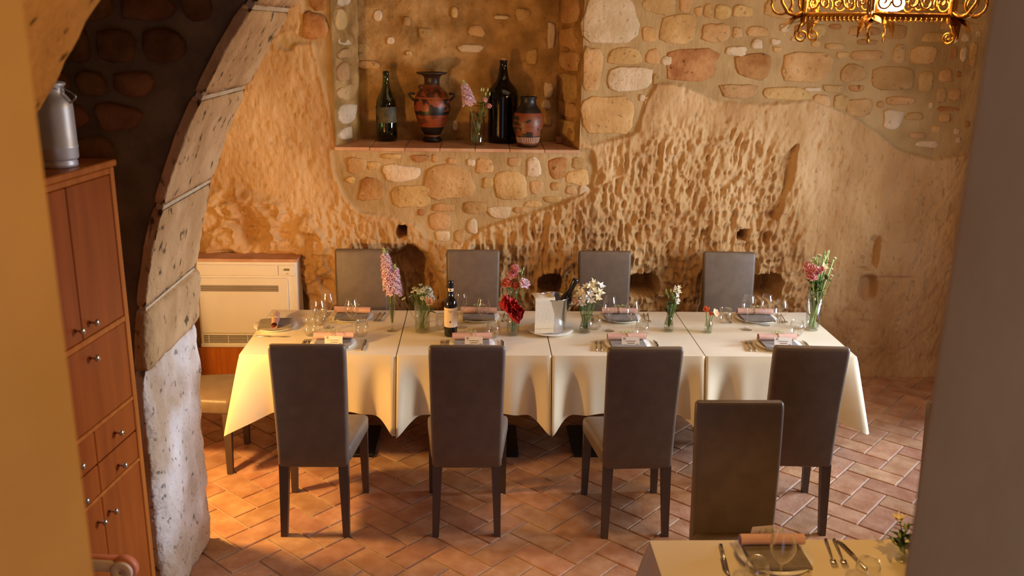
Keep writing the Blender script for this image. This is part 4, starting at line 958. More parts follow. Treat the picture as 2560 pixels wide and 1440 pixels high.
def flower(name, base, tip, kind, m, label, cat='flower', group=None, scale=1.0, lean=None, leaves=0, seed=0, sr=.0022, eye=None, stem_m='stem_green'):
    base = Vector(base); tip = Vector(tip); r = empty(name, base, 0, label, cat, group)
    t = tip-base; pts = stem_pts((0, 0, 0), t, .012, seed); MB().tube(pts, [sr]*9, 6).build('stem', stem_m, r)
    d = Vector(lean).normalized() if lean else (pts[-1]-pts[-3]).normalized()
    M = Matrix.Translation(t) @ d.to_track_quat('Z', 'Y').to_matrix().to_4x4()
    if kind == 'stock':
        # spike of ruffled florets, green buds at the top
        H = scale; fl = MB(); rn = random.Random(seed)
        n = int(H/.0042)
        for k in range(n):
            q = k/n; z = H*(q*.86); a = k*2.4; rr = .034*(1-.5*q); c = bloom_mesh('floret', seed*100+k, 2.0-.9*q)
            Mk = M @ Matrix.Translation((rr*math.cos(a), rr*math.sin(a), z)) @ Matrix.Rotation(a-PI/2, 4, 'Z') @ Matrix.Rotation(-1.0+.4*q, 4, 'X')
            fl.add(c.v, c.f, Mk)
        fl.build('florets', m, r, True, 'stuff')
        bd = MB()
        for k in range(14):
            q = k/14; a = k*2.4; Mk = M @ Matrix.Translation((.009*(1-q*.6)*math.cos(a), .009*(1-q*.6)*math.sin(a), H*(.84+.17*q)))
            bd.lathe([(0, -.005), (.0045, 0), (.0035, .005), (0, .008)], 7, Mk)
        bd.build('buds', 'pale_green', r, True, 'stuff')
        MB().tube([tuple(M @ Vector((0, 0, -.01))), tuple(M @ Vector((0, 0, H)))], .003, 6).build('spike', 'pale_green', r)
    elif kind == 'celosia':
        rn = random.Random(seed); b = MB()
        for k in range(9):
            ph = rn.uniform(0, 6); dz = (k-4)*.009
            def f(u, v):
                a = (u-.5)*1.55; R_ = scale*(.55+.45*v)*(1+.10*math.sin(u*26+ph)); 
                return (R_*math.sin(a)*v, dz*v+.010*v*math.sin(u*31+ph*2)+.006*math.sin(v*12), R_*math.cos(a)*v*(1-.05*abs(k-4)))
            b.grid(f, 30, 8, M)
        b.build('crest', m, r)
    elif kind == 'bud':
        MB().lathe([(0, -.004), (.0048, .003), (.0065, .010), (.004, .021), (0, .028)], 8, M).build('bud', m, r)
    else:
        c = bloom_mesh(kind, seed, scale); b = MB().add(c.v, c.f, M); b.build('bloom', m, r)
        if eye: MB().lathe([(0, .003*scale), (.004*scale, .0022*scale), (.0055*scale, -.001*scale)][::-1], 9, M, cap0=False).build('eye', eye, r)
        MB().lathe([(.0028, -.012*scale), (.006*scale, -.004*scale), (.007*scale, .004*scale)], 8, M, cap0=False).build('calyx', 'stem_green', r)
    for k in range(leaves):
        rn = random.Random(seed*7+k); q = rn.uniform(.45, .9); pos = pts[min(8, int(q*8))]; a = rn.uniform(0, 2*PI)
        lf = MB(); petal(lf, Matrix.Translation(pos) @ Matrix.Rotation(a, 4, 'Z') @ Matrix.Rotation(rn.uniform(.3, 1.1), 4, 'X'), rn.uniform(.05, .085), rn.uniform(.008, .013), -.35, 0, .3, nu=2, nv=6, tip=.8)
        lf.build('leaf', 'leaf_green', r)
    return r
def vase(name, p, prof, label, water=None, m='glass_vase', n=32, group='clear glass flower vases'):
    r = empty(name, p, 0, label, 'vase', group); MB().lathe(prof, n).build('glass_body', m, r)
    if water:
        z0, z1 = water; pr = [(max(.002, q[0]-.003), q[1]) for q in prof if z0 <= q[1] <= z1]
        if pr: pr = [(0, pr[0][1])]+pr; pr.append((0, pr[-1][1]+.0003)); MB().lathe(pr, n, cap0=False).build('water', 'water', r)
    return r
# flute vase with pink stock
p = Vector(tab(981, 826)); vase('flute_vase', p, [(.036, 0), (.036, .002), (.014, .006), (.006, .012), (.0055, .03), (.008, .04), (.014, .09), (.020, .16), (.024, .245), (.0225, .245), (.019, .17), (.013, .095), (.007, .05), (0, .047)], 'slim flute vase on a disc foot holding two pink stocks', (.05, .17))
flower('stock_flower', p+Vector((0, 0, .05)), p+Vector((-.002, 0, .27)), 'stock', 'petal_pink', 'taller pale pink stock spike in the flute vase', 'flower', 'pink stocks', .26, lean=(-.16, -.02, 1), seed=3, sr=.0035)
flower('stock_flower', p+Vector((.003, .003, .052)), p+Vector((.016, -.004, .235)), 'stock', 'petal_pink', 'lower pale pink stock spike on the right of the flute vase', 'flower', 'pink stocks', .19, lean=(.03, -.02, 1), seed=8, sr=.0035)
# jar of daisies
p = Vector(tab(1056, 828)); vase('jar_vase', p, [(.042, .004), (.046, 0), (.047, .01), (.047, .05), (.048, .165), (.0485, .185), (.047, .185), (.0455, .165), (.0445, .014), (0, .012)], 'straight jar vase packed with white daisies', (.012, .10), n=36)
rn = random.Random(4)
for k in range(38):
    a = rn.uniform(0, 2*PI); q = math.sqrt(rn.random()); t = p+Vector((.086*q*math.cos(a)-.002, .06*q*math.sin(a), .285-.075*q*q+rn.uniform(-.02, .02)))
    flower('daisy', p+Vector((.025*q*math.cos(a+2.6), .025*q*math.sin(a+2.6), .02)), t, 'daisy', 'petal_white', 'small white daisy bunched in the jar vase left of the wine bottle', 'flower', 'white daisies in the jar', rn.uniform(.9, 1.25), lean=(.7*q*math.cos(a), .7*q*math.sin(a)-.35, 1), seed=k, sr=.0012, eye='daisy_eye', leaves=1 if k % 3 == 0 else 0)
flower('garden_rose', p+Vector((.01, 0, .02)), p+Vector((.045, -.045, .205)), 'rose', 'petal_peach', 'pale peach rose low on the right of the daisy jar', 'flower', None, 1.15, lean=(.3, -.8, .5), seed=77, leaves=2)
flower('daisy', p+Vector((-.01, 0, .02)), p+Vector((-.112, -.01, .215)), 'daisy', 'petal_white', 'white daisy leaning far left out of the jar vase', 'flower', None, 1.1, lean=(-.5, -.2, .7), seed=51, sr=.0013, eye='daisy_eye')
# bottle vase with pinks and red celosia
BV = [(.034, .003), (.038, 0), (.040, .006), (.040, .07), (.036, .095), (.024, .12), (.019, .14), (.0185, .19), (.024, .265), (.027, .285), (.0255, .285), (.0225, .263), (.017, .19), (.0175, .14), (.022, .121), (.0345, .094), (.038, .07), (.038, .01), (0, .008)]
p = Vector(tab(1282, 836)); vase('bottle_vase', p, BV, 'bottle vase with pink carnations and a red celosia', (.008, .09))
for k, (dx, dz, m, lab) in enumerate([(-.012, .385, 'petal_rose', 'rose pink carnation, upper left in the bottle vase'), (.006, .425, 'petal_rose', 'pink and cream carnation at the very top of the bottle vase'), (-.042, .335, 'petal_salmon', 'salmon carnation on the left of the bottle vase'), (.010, .320, 'petal_salmon', 'small salmon carnation in the middle of the bottle vase'), (.060, .335, 'petal_pink', 'pale pink carnation on the right of the bottle vase')]):
    flower('carnation', p+Vector((.004*k-.008, 0, .02)), p+Vector((dx, -.02-.004*k, dz)), 'carnation', m, lab, 'flower', None, (1.25, 1.05, 1.2, .95, 1.35)[k], lean=(dx*9, -.7, .75), seed=20+k, leaves=1 if k % 2 else 0)
for k, (dx, dz) in enumerate([(.036, .40), (.052, .41), (.045, .385)]): flower('carnation_bud', p+Vector((0, 0, .02)), p+Vector((dx, -.01, dz)), 'bud', 'pale_green', 'green flower bud at the upper right of the carnation vase', 'flower', 'green carnation buds', lean=(.3, 0, 1), seed=30+k, sr=.0014)
flower('celosia', p+Vector((.004, -.004, .02)), p+Vector((.030, -.058, .085)), 'celosia', 'petal_red', 'large velvety red celosia crest leaning over the bottle vase', 'flower', None, .185, lean=(-.36, -.12, 1), seed=5, sr=.004)
# alstroemeria vase
p = Vector(tab(1462, 830)); vase('bottle_vase', p, [(.030, .003), (.035, 0), (.037, .006), (.034, .04), (.022, .10), (.019, .13), (.022, .175), (.026, .195), (.0245, .195), (.0205, .175), (.0175, .13), (.0205, .10), (.0325, .04), (.0345, .008), (0, .007)], 'bottle vase with white alstroemeria beside the wine bucket', (.008, .11))
for k, (dx, dy, dz, m) in enumerate([(-.045, -.02, .24, 'petal_cream'), (-.015, -.045, .235, 'petal_white'), (.02, -.05, .215, 'petal_white'), (.04, -.03, .275, 'petal_cream'), (.075, -.02, .26, 'petal_cream'), (-.055, 0, .275, 'petal_cream'), (.0, 0, .285, 'petal_cream'), (.045, .02, .305, 'petal_cream'), (-.06, -.03, .20, 'petal_peach'), (.08, .0, .295, 'petal_white'), (-.03, -.05, .20, 'petal_white'), (.06, -.045, .235, 'petal_cream'), (.015, -.05, .255, 'petal_white'), (-.035, -.04, .265, 'petal_cream'), (.02, -.03, .30, 'petal_cream')]):
    flower('alstroemeria', p+Vector((dx*.1, 0, .02)), p+Vector((dx, dy, dz)), 'alstro', m, {'petal_white': 'white', 'petal_cream': 'cream yellow', 'petal_peach': 'pale peach'}[m]+' alstroemeria bloom in the vase right of the wine bucket', 'flower', 'alstroemeria blooms', 1.2, lean=(dx*8, dy*8-.5, .8), seed=60+k, sr=.0017, leaves=1 if k % 2 == 0 else 0)
lf = empty('drooping_leaf', p+Vector((.02, -.01, .2)), 0, 'dark green leaf drooping right from the alstroemeria vase', 'leaf')
b = MB(); petal(b, Matrix.Rotation(-PI/2, 4, 'Z') @ Matrix.Rotation(.2, 4, 'X'), .115, .012, -.9, 0, .25, 2, 8, tip=.8); b.build('blade', 'leaf_green', lf)
# small white bouquet in a bottle vase
p = Vector(tab(1671, 827)); vase('bottle_vase', p, [(.029, .003), (.033, 0), (.035, .006), (.032, .045), (.020, .09), (.016, .12), (.0185, .165), (.022, .185), (.0205, .185), (.017, .165), (.0145, .12), (.0185, .09), (.030, .045), (.032, .008), (0, .007)], 'bottle vase with green leaves and small white flowers', (.008, .10))
for k, (dx, dz) in enumerate([(.020, .285), (.036, .275), (.028, .255), (.045, .262), (.034, .235), (.030, .205), (.036, .19), (.012, .27), (.042, .205), (.04, .29)]):
    flower('filler_flower', p+Vector((0, 0, .02)), p+Vector((dx, -.02, dz)), 'alstro', 'petal_cream' if k % 2 else 'petal_white', 'small cream blossom in the leafy vase behind the third seat', 'flower', 'small cream blossoms', .62, lean=(.5, -.8, .6), seed=90+k, sr=.0011, leaves=0)
for k in range(8): flower('filler_sprig', p+Vector((0, 0, .02)), p+Vector((-.03+.010*k, .01*math.sin(k), .25-.02*(k % 3))), 'bud', 'pale_green', 'green leafy sprig in the small white bouquet', 'leaf', 'green sprigs', lean=(-.1, 0, 1), seed=110+k, sr=.0014, leaves=3, stem_m='leaf_green')
# bud vase with orange flowers
p = Vector(tab(1770, 831)); vase('bud_vase', p, [(.022, .003), (.025, 0), (.026, .005), (.026, .05), (.020, .068), (.015, .078), (.016, .098), (.018, .104), (.0165, .104), (.0135, .08), (.018, .067), (.0242, .05), (.0242, .008), (0, .007)], 'small square-shouldered bud vase with orange and peach blooms', (.007, .06))
flower('ranunculus', p+Vector((0, 0, .012)), p+Vector((-.024, -.01, .155)), 'carnation', 'petal_orange', 'bright orange ranunculus in the small bud vase', 'flower', None, .8, lean=(-.4, -.7, .6), seed=131)
flower('poppy', p+Vector((0, 0, .012)), p+Vector((.024, -.015, .128)), 'poppy', 'petal_peach', 'peach ruffled poppy in the small bud vase', 'flower', None, 1.25, lean=(.5, -.6, .5), seed=132)
flower('small_blossom', p+Vector((0, 0, .012)), p+Vector((.002, -.02, .13)), 'floret', 'petal_orange', 'little orange blossom between the two in the bud vase', 'flower', None, 1.2, lean=(-.1, -.9, .5), seed=133)
# tall cylinder vase with tulips and greenery
p = Vector(tab(2029, 824)); vase('cylinder_vase', p, [(.036, .004), (.040, 0), (.041, .01), (.042, .06), (.049, .262), (.0475, .262), (.040, .06), (.038, .018), (0, .016)], 'tall clear cylinder vase of mixed flowers at the right table end', (.016, .06), n=40)
for k, (dx, dy, dz, kd, m, s_, lab) in enumerate([(-.055, -.02, .395, 'carnation', 'petal_rose', 1.6, 'large pink carnation on the left of the tall vase'), (-.045, -.03, .36, 'carnation', 'petal_rose', 1.45, 'pink carnation lowest on the left of the tall vase'), (-.07, 0, .42, 'carnation', 'petal_rose', .95, 'small pink carnation highest on the left of the tall vase'), (-.012, -.04, .385, 'tulip', 'tulip_striped', 1.1, 'red and white striped tulip in the tall vase'), (.018, -.02, .40, 'tulip', 'petal_cream', .95, 'creamy white tulip in the tall vase'), (-.028, .0, .415, 'alstro', 'petal_white', 1.0, 'white blossom above the pink carnations in the tall vase')]):
    flower('cut_flower', p+Vector((-dx*.25, .0, .02)), p+Vector((dx, dy, dz)), kd, m, lab, 'flower', None, s_, lean=(dx*6, -.6, .7), seed=140+k, leaves=2 if kd != 'tulip' else 1, sr=.003)
rn = random.Random(9)
for k in range(18):
    dx = -.035+.0064*k; dz = rn.uniform(.40, .515)-abs(dx-.045)*.6; flower('green_spike', p+Vector((-dx*.3, rn.uniform(-.02, .02), .02)), p+Vector((dx, rn.uniform(-.03, .03), dz)), 'bud', 'pale_green', 'upright pale green flower spike in the tall vase', 'leaf', 'green spikes', lean=(dx*2, 0, 1), seed=150+k, sr=.0036, leaves=3, stem_m='pale_green')
for k, (dx, dz) in enumerate([(.098, .47), (.085, .40), (.092, .355), (-.04, .47), (-.055, .45), (-.005, .49), (.002, .485)]): flower('wax_flower', p+Vector((-.01, 0, .02)), p+Vector((dx, 0, dz)), 'floret', 'petal_cream', 'tiny cream wax flower rising out of the tall vase', 'flower', 'cream wax flowers', .8, lean=(dx*3, -.4, 1), seed=180+k, sr=.0013, stem_m='pale_green')
# plant beside the right jamb on the foreground table
p = onz(2262, 1400, TOP); p = Vector((p[0], p[1], TOP)); vase('bud_vase', p, [(.028, .003), (.032, 0), (.034, .01), (.034, .07), (.03, .085), (.0285, .085), (.032, .07), (.032, .012), (0, .01)], 'small vase of yellow-green leaves half hidden by the right jamb', (.01, .05))
for k, (dx, dz) in enumerate([(-.04, .10), (-.02, .13), (-.05, .07), (0, .12), (-.03, .15)]): flower('leaf_sprig', p+Vector((0, 0, .02)), p+Vector((dx, .01*k-.02, dz)), 'bud' if k != 4 else 'alstro', 'pale_green' if k != 4 else 'petal_cream', 'leafy green sprig by the right jamb on the foreground table', 'leaf', 'green sprigs by the jamb', lean=(dx*8, 0, 1), seed=200+k, leaves=4, sr=.0018)

# =================================================================== NICHE OBJECTS
def shelf(u, v): q = onz(u, v, NZ0); return Vector((q[0], q[1], NZ0+.0016))
p = shelf(968, 352); r = empty('green_bottle', p, 0, 'old green glass bottle with a label coloured like reflections in the niche', 'bottle')
MB().lathe([(.060, .012), (.072, 0), (.078, .006), (.080, .02), (.079, .24), (.076, .285), (.066, .32), (.045, .36), (.030, .40), (.025, .44), (.023, .485), (.026, .49), (.026, .515), (.020, .515), (.018, .48)], 36).build('bottle_glass', 'green_glass', r)
MB().lathe([(.0, .014), (.073, .016), (.073, .09), (0, .0905)], 30, cap0=False).build('dregs', 'wine_glass_dark', r)
m = mat('label_reflection', (92, 76, 34), (34, 34, 16), 22, .6, spec=.5)  # mottled brown imitates yellowish reflections on the bottle
MB().lathe([(.0803, .14), (.0808, .142), (.0800, .255), (.0795, .257)], 36, cap0=False).build('label_reflection', 'label_reflection', r)
p = shelf(1081, 354); r = empty('amphora', p, .2, 'large red-figure amphora with wide flat rim in the niche', 'amphora')
MB().lathe([(.062, .0), (.070, .004), (.070, .022), (.060, .032), (.056, .036), (.060, .05), (.085, .10), (.115, .16), (.134, .23), (.137, .28), (.130, .325), (.110, .365), (.080, .392), (.062, .41), (.056, .435), (.058, .47), (.072, .49), (.108, .500), (.116, .505), (.116, .512), (.10, .514), (.06, .505), (.045, .47)], 44).build('pot_body', 'amphora_paint', r)
for a in (-.1, PI-.1):
    d = Vector((math.cos(a), math.sin(a), 0)); MB().tube([tuple(d*(.127+.045*math.sin(PI*i/8))+Vector((0, 0, .30+.055*i/8+.02*math.sin(PI*i/8)))) for i in range(9)], .009, 8).build('handle', 'clay_black', r)
p = shelf(1192, 363); vase('cylinder_vase', p, [(.050, .004), (.054, 0), (.055, .01), (.056, .24), (.0545, .24), (.0525, .016), (0, .014)], 'clear cylinder vase with pink flowers in the niche', (.016, .10), n=36)
flower('stock_flower', p+Vector((.02, 0, .02)), p+Vector((-.055, -.01, .30)), 'stock', 'petal_pink', 'pale pink stock leaning left in the niche vase', 'flower', None, .17, lean=(-.28, -.05, 1), seed=41, sr=.003)
for k, (dx, dz, kd, m, s_) in enumerate([(.055, .33, 'carnation', 'petal_rose', .75), (.085, .285, 'carnation', 'petal_rose', .8)]): flower('carnation', p+Vector((-.01, 0, .02)), p+Vector((dx, -.02, dz)), kd, m, ['upper rose pink carnation in the niche vase', 'lower rose pink carnation drooping right in the niche vase'][k], 'flower', None, s_, lean=(.6, -.5, .5), seed=42+k, leaves=2)
for k, dx in enumerate((.03, .06, .075, .09, .045, -.01)): flower('flower_bud', p+Vector((-dx*.4, 0, .02)), p+Vector((dx, .01, .39-.03*(k % 2)-(.06 if dx < 0 else 0))), 'bud', 'pale_green', 'yellow-green flower bud in the niche vase', 'flower', 'buds in the niche vase', lean=(dx*2, 0, 1), seed=46+k, sr=.0018, leaves=3)
p = shelf(1256, 356); r = empty('demijohn', p, 0, 'tall black demijohn bottle with a cork in the niche', 'bottle')
MB().lathe([(.090, .012), (.105, 0), (.111, .008), (.112, .03), (.112, .24), (.118, .30), (.118, .345), (.104, .395), (.075, .43), (.050, .46), (.038, .495), (.030, .55), (.026, .59), (.030, .594), (.030, .606), (.022, .607), (.020, .59)], 44).build('bottle_glass', 'demijohn', r)
MB().lathe([(.019, .585), (.021, .607), (.022, .622), (.019, .626), (0, .627)], 16).build('cork', 'cork', r)
p = shelf(1319, 366); r = empty('painted_jar', p, 0, 'small incised brown terracotta jar beside the demijohn', 'jar')
MB().lathe([(.060, .0), (.074, .003), (.078, .012), (.080, .03), (.098, .09), (.112, .15), (.114, .19), (.104, .235), (.085, .268), (.066, .288), (.058, .305), (.053, .335), (.062, .352), (.064, .360), (.052, .356), (.044, .33)], 44).build('pot_body', 'jar_paint', r)
fl = MB()
for k in range(16):
    a = -1.1+2.2*k/15-PI/2; fl.tube([(.0835*math.cos(a), .0835*math.sin(a), .034), (.0945*math.cos(a), .0945*math.sin(a), .074)], .0012, 4)
fl.build('incised_flutes', 'card_paper', r, False); r.children[-1]['label'] = 'pale incised vertical flutes'
MB().tube([(-.01, 0, .352), (-.012, -.002, .385)], .0022, 5).build('twig', 'clay_black', r)
p = shelf(1415, 358); b = MB().cbox((0, 0, .026), (.155, .11, .05), .005, 2); o = b.build('loose_brick', 'brick', None, False); o.location = p; o.rotation_euler = (0, 0, -.1); tag(o, 'loose red brick lying in the right corner of the niche', 'brick')

# =================================================================== AIR CONDITIONER
AY = 1.42; AX0, AX1, AZ0, AZ1 = -2.46, -1.735, .287, .94
r = empty('floor_air_conditioner', ((AX0+AX1)/2, AY+.1, AZ0), 0, 'cream wall-standing air conditioner half hidden by the stone pier', 'air conditioner')
W_ = AX1-AX0; H_ = AZ1-AZ0
MB().cbox((0, .006, H_/2), (W_, .188, H_), .014, 3).build('body', 'ac_white', r, False)
MB().cbox((-.06, -.094, H_-.062), (W_-.15, .014, .082), .004).build('top_flap', 'ac_white', r, False)
cp = MB().cbox((W_/2-.072, -.093, H_-.062), (.118, .012, .082), .004).build('control_panel', 'ac_white', r, False)
MB().cbox((W_/2-.070, -.1005, H_-.055), (.040, .004, .016), .001).build('display', 'lcd', cp, False)
MB().cbox((W_/2-.066, -.1005, H_-.085), (.020, .004, .006), .001).build('button', 'ac_louver', cp, False)
MB().cbox((-.025, -.097, (H_-.118+.115)/2), (W_-.085, .020, H_-.118-.115), .005).build('front_panel', 'ac_white', r, False)
MB().box((-.05, -.1078, H_-.195), (W_-.17, .002, .046)).build('grille_shade_strip', 'ac_shadow', r, False)  # flat dark strip, shade behind the louvers put into its colour
for k in range(6): MB().cbox((-.05, -.109, H_-.214+k*.0076), (W_-.17, .005, .0038), .001).build('louver', 'ac_louver', r, False)
MB().box((-.04, -.0885, .066), (W_-.13, .004, .056)).build('outlet_shade_strip', 'ac_shadow', r, False)  # dark sheet painted as the shade inside the outlet
for k in range(4): MB().cbox((-.04, -.092, .048+k*.012), (W_-.13, .008, .0035), .001).build('louver', 'ac_white', r, False)
for k in range(5): MB().cbox((-.30+k*.14, -.0925, .066), (.004, .009, .054), .001).build('grille_bar', 'ac_white', r, False)
MB().cbox((0, -.09, .018), (W_, .02, .03), .008, 2).build('bottom_rail', 'ac_white', r, False)
o = MB().cbox((-2.0, AY+.085, .1415), (.98, .14, .283), .006).build('wooden_plinth', 'cherry_wood', None, False); tag(o, 'brown wooden plinth box under the air conditioner', 'plinth')
o = MB().cbox(((AX0+AX1)/2-.02, AY+.098, AZ1+.0115), (W_+.06, .2, .02), .004).build('wooden_shelf_board', 'shelf_tile', None, False); tag(o, 'thin wooden board on top of the air conditioner', 'board')

# =================================================================== CABINET
ca_ = math.radians(6.56)
r = empty('wooden_cabinet', (-1.79-.03*math.sin(ca_), -1.5-.03*math.cos(ca_), 0), -ca_, 'tall cherry wood cabinet with drawers and small metal knobs', 'cabinet')
# local: +Y runs away from camera along the front, +X is outward
CW, CH, CDp = .66, 2.087, .42
b = MB(); fr = .032
b.cbox((-CDp/2-.008, -.009, CH/2), (CDp-.016, .018, CH), .003).cbox((-CDp/2-.008, -CW+.009, CH/2), (CDp-.016, .018, CH), .003).cbox((-CDp/2-.008, -CW/2, .03), (CDp-.016, CW-.036, .06), .003).cbox((-CDp+.008, -CW/2, CH/2), (.012, CW-.036, CH), .002)
b.build('carcass', 'cherry_wood', r, False)
MB().cbox((-CDp/2+.004, -CW/2, CH-.0115), (CDp+.012, CW+.012, .025), .004).build('top_board', 'cherry_wood', r, False)
for (a, c_) in ((0, -fr), (-CW, -CW+fr)): MB().cbox((-.009, (a+c_)/2, (CH-.026)/2), (.018, fr, CH-.026), .003).build('stile', 'cherry_wood', r, False)
for (z0, z1) in ((CH-.050, CH-.027), (1.464, 1.486), (1.136, 1.152), (.870, .884), (.06, .09)): MB().cbox((-.009, -CW/2, (z0+z1)/2), (.0175, CW-2*fr, z1-z0), .003).build('rail', 'cherry_wood', r, False)
def knob(parent, y, z):
    M = Matrix.Translation((-.002, y, z)) @ Matrix.Rotation(PI/2, 4, 'Y')
    MB().lathe([(.006, 0), (.005, .010), (.005, .016), (.0125, .022), (.0135, .028), (.009, .033), (0, .034)], 16, M).build('knob', 'chrome', parent)
def front(name, y0, y1, z0, z1, knobs):
    o = MB().cbox((-.013, (y0+y1)/2, (z0+z1)/2), (.020, abs(y1-y0)-.004, z1-z0-.004), .003).build(name, 'cherry_panel', r, False)
    for k in knobs: knob(o, *k)
ym = -CW/2
front('door', -fr, ym, 1.486, CH-.05, [(-.275+.0, 1.538)]); front('door', ym, -CW+fr, 1.486, CH-.05, [(-.372, 1.538)])
front('flap_door', -fr, -CW+fr, 1.152, 1.464, [(-.30, 1.411)])
for (z0, z1, zk) in ((1.005, 1.136, 1.067), (.884, 1.003, .93)):
    front('drawer', -fr, ym, z0, z1, [(-.19, zk)]); front('drawer', ym, -CW+fr, z0, z1, [(-.47, zk)])
front('door', -fr, ym, .09, .870, [(-.29, .788)]); front('door', ym, -CW+fr, .09, .870, [(-.372, .788)])

# milk can on the cabinet
p = Vector((-1.905, -1.73, CH+.0015)); r = empty('milk_can', p, 0, 'tall aluminium milk can with wire handle on the cabinet', 'can')
MB().lathe([(.060, .0), (.064, .003), (.064, .018), (.060, .024), (.066, .028), (.069, .034), (.069, .065), (.0705, .068), (.0705, .073), (.069, .076), (.068, .20), (.066, .222), (.054, .240), (.046, .250), (.044, .275), (.047, .278), (.047, .284), (.03, .284)], 36, cap1=True).build('can_body', 'zinc', r)
MB().lathe([(.05, .279), (.052, .283), (.050, .289), (.020, .296), (0, .297)], 30, cap0=False).build('lid', 'zinc', r)
MB().tube([(.048+.040*math.sin(PI*i/12)*1.0, -.006, .272-.060*i/12) for i in range(13)], .0035, 8).build('handle', 'steel', r)
MB().tube([(.045*math.cos(a), .045*math.sin(a)-.0, .256-.02*math.sin(a)) for a in [2*PI*k/24 for k in range(25)]], .0022, 6).build('wire_band', 'steel', r)

# =================================================================== FOLDED HIGH CHAIR (only its hinge shows)
r = empty('high_chair', (-1.555, -2.40, 0), -.1, 'white and salmon plastic high chair, its round hinge in front of the cabinet', 'high chair')
hz = .905
MB().lathe([(.036, -.012), (.042, -.010), (.043, .010), (.038, .014)], 32, Matrix.Translation((.002, .014, hz+.003)) @ Matrix.Rotation(PI/2, 4, 'X'), cap1=True).build('hinge_housing', 'pink_plastic', r)
hb = MB().lathe([(.033, -.004), (.036, .002), (.034, .010), (.030, .012), (.006, .0125), (.005, .010), (0, .010)], 32, Matrix.Translation((0, .0, hz)) @ Matrix.Rotation(PI/2, 4, 'X'), cap0=True).build('hinge_cap', 'white_plastic', r)
MB().lathe([(.0065, 0), (.0065, .0015), (.003, .003), (0, .0032)], 14, Matrix.Translation((0, -.0105, hz)) @ Matrix.Rotation(PI/2, 4, 'X')).build('screw', 'chrome', hb)
MB().cbox((-.09, .008, hz+.012), (.16, .022, .040), .008, 2).build('armrest', 'white_plastic', r)
MB().cbox((-.09, .020, hz+.028), (.17, .026, .020), .006, 2).build('armrest_pad', 'pink_plastic', r)
MB().tube([(.008, .004, hz-.02), (.0, .0, hz-.10), (-.05, -.03, .45), (-.10, -.05, .0)], [.020, .017, .015, .014], 10).build('leg', 'white_plastic', r)
MB().tube([(-.01, .01, hz-.02), (-.08, .06, .5), (-.12, .10, .0)], [.018, .015, .014], 10).build('leg', 'white_plastic', r)

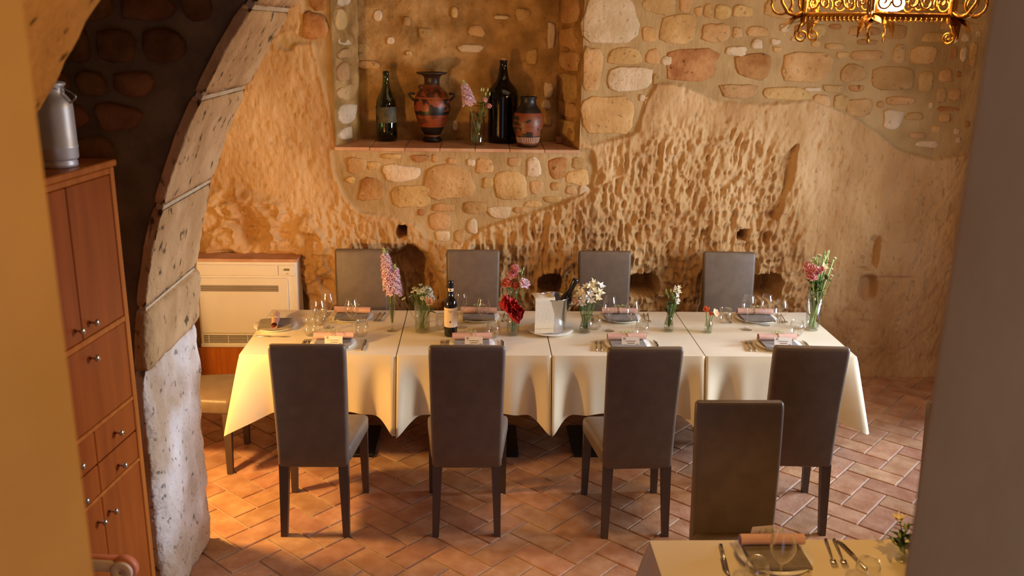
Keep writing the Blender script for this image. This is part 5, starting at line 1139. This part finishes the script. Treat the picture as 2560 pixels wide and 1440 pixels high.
# =================================================================== CHANDELIER
CX, CY = 1.30, -0.90
CZ = float(ony(2190, 40, CY)[2])
r = empty('chandelier', (CX, CY, CZ), .03, 'gilded wrought iron chandelier with scrolls hanging at top right', 'chandelier')
R_ = .335; NS = 6
def spiral(cx, cz, r0, turns, dirn=1, a0=0, n=30):
    out = []
    for i in range(n+1):
        t = i/n; a = a0+dirn*turns*2*PI*t; rr = r0*(1-.82*t); out.append((cx+rr*math.cos(a), 0, cz+rr*math.sin(a)))
    return out
for k in range(NS):
    a0, a1 = 2*PI*k/NS, 2*PI*(k+1)/NS; A_ = Vector((R_*math.cos(a0), R_*math.sin(a0), 0)); B_ = Vector((R_*math.cos(a1), R_*math.sin(a1), 0))
    ln_ = (B_-A_).length; mid = (A_+B_)/2; ang = math.atan2((B_-A_).y, (B_-A_).x); M = Matrix.Translation(mid) @ Matrix.Rotation(ang, 4, 'Z')
    MB().cbox((0, 0, 0), (ln_*.94, .016, .018), .004, 1, M).cbox((0, 0, .10), (ln_*.94, .012, .010), .003, 1, M).build('ring_bar', 'gold', r, False)
    bd = MB()
    for i in range(14): bd.lathe([(0, -.008), (.008, -.003), (.010, .003), (.006, .010), (0, .011)], 8, M @ Matrix.Translation((-ln_*.42+ln_*.84*i/13, 0, -.016)))
    bd.build('bead_trim', 'gold', r, True, 'stuff')
    lc = MB()
    for i in range(5):
        x = -ln_*.36+ln_*.18*i; lc.tube([(x+q[0]*.9, 0, .052+q[2]) for q in spiral(0, 0, .034, 1.2, 1 if i % 2 else -1, i)], .0045, 6, M)
    lc.build('scroll_panel', 'gold', r)
    # corner ornament: bracket, leaf, hanging scroll and outward arm
    Mc = Matrix.Translation(A_) @ Matrix.Rotation(a0, 4, 'Z')
    MB().cbox((0, 0, .04), (.022, .022, .15), .005, 1, Mc).build('corner_post', 'gold', r, False)
    MB().tube([(0, 0, -.03), (.012, 0, -.05), (.018, 0, -.07)]+spiral(.0, -.085, .030, 1.4, -1, .5), [.006]*3+[.006-.003*i/30 for i in range(31)], 7, Mc).build('hanging_scroll', 'gold', r)
    lf = MB()
    for q in range(3): petal(lf, Mc @ Matrix.Rotation(-PI/2+(q-1)*.5, 4, 'Z') @ Matrix.Rotation(-.5, 4, 'X'), .11, .022, -.4+.3*q, .03, .3, 4, 7, tip=.7)
    lf.build('acanthus_leaf', 'gold', r)
    arm = [(0, 0, .02), (.035, 0, -.005), (.07, 0, .005), (.10, 0, .05), (.105, 0, .11)]
    MB().tube(arm, [.009, .009, .008, .007, .007], 8, Mc).build('arm', 'gold', r)
    MB().tube([(.10+q[0], 0, .045+q[2]) for q in [(.0+.045*math.cos(t_), 0, .045*math.sin(t_)) for t_ in [2*PI*i/24 for i in range(25)]]], .005, 7, Mc).build('arm_ring', 'gold', r)
    MB().lathe([(.006, .105), (.026, .115), (.030, .122), (.014, .126), (.012, .20)], 14, Mc @ Matrix.Translation((.105, 0, 0))).build('candle_cup', 'gold', r)
    MB().lathe([(.010, .20), (.016, .215), (.017, .235), (.008, .262), (0, .275)], 12, Mc @ Matrix.Translation((.105, 0, 0))).build('bulb', 'bulb', r)
    MB().tube([(A_.x, A_.y, .11), (A_.x*.75, A_.y*.75, .30), (A_.x*.3, A_.y*.3, .48), (0, 0, .55)], .007, 7).build('suspension_rod', 'gold', r)
MB().lathe([(0, -.02), (.02, -.015), (.012, 0), (.035, .03), (.02, .06), (.014, .3), (.03, .52), (.02, .58), (.012, 1.62)], 16).build('central_stem', 'gold', r)
MB().lathe([(.028, .04), (.05, .05), (.055, .07), (.045, .11), (0, .13)], 16, Matrix.Translation((.02, -.06, -.02))).build('bulb', 'bulb', r)
for k in range(4):
    a = PI/4+PI/2*k
    point('chandelier_light', (CX+.19*math.cos(a), CY+.19*math.sin(a), CZ+.16), CHAND_POWER, (1.0, .64, .28), .10)
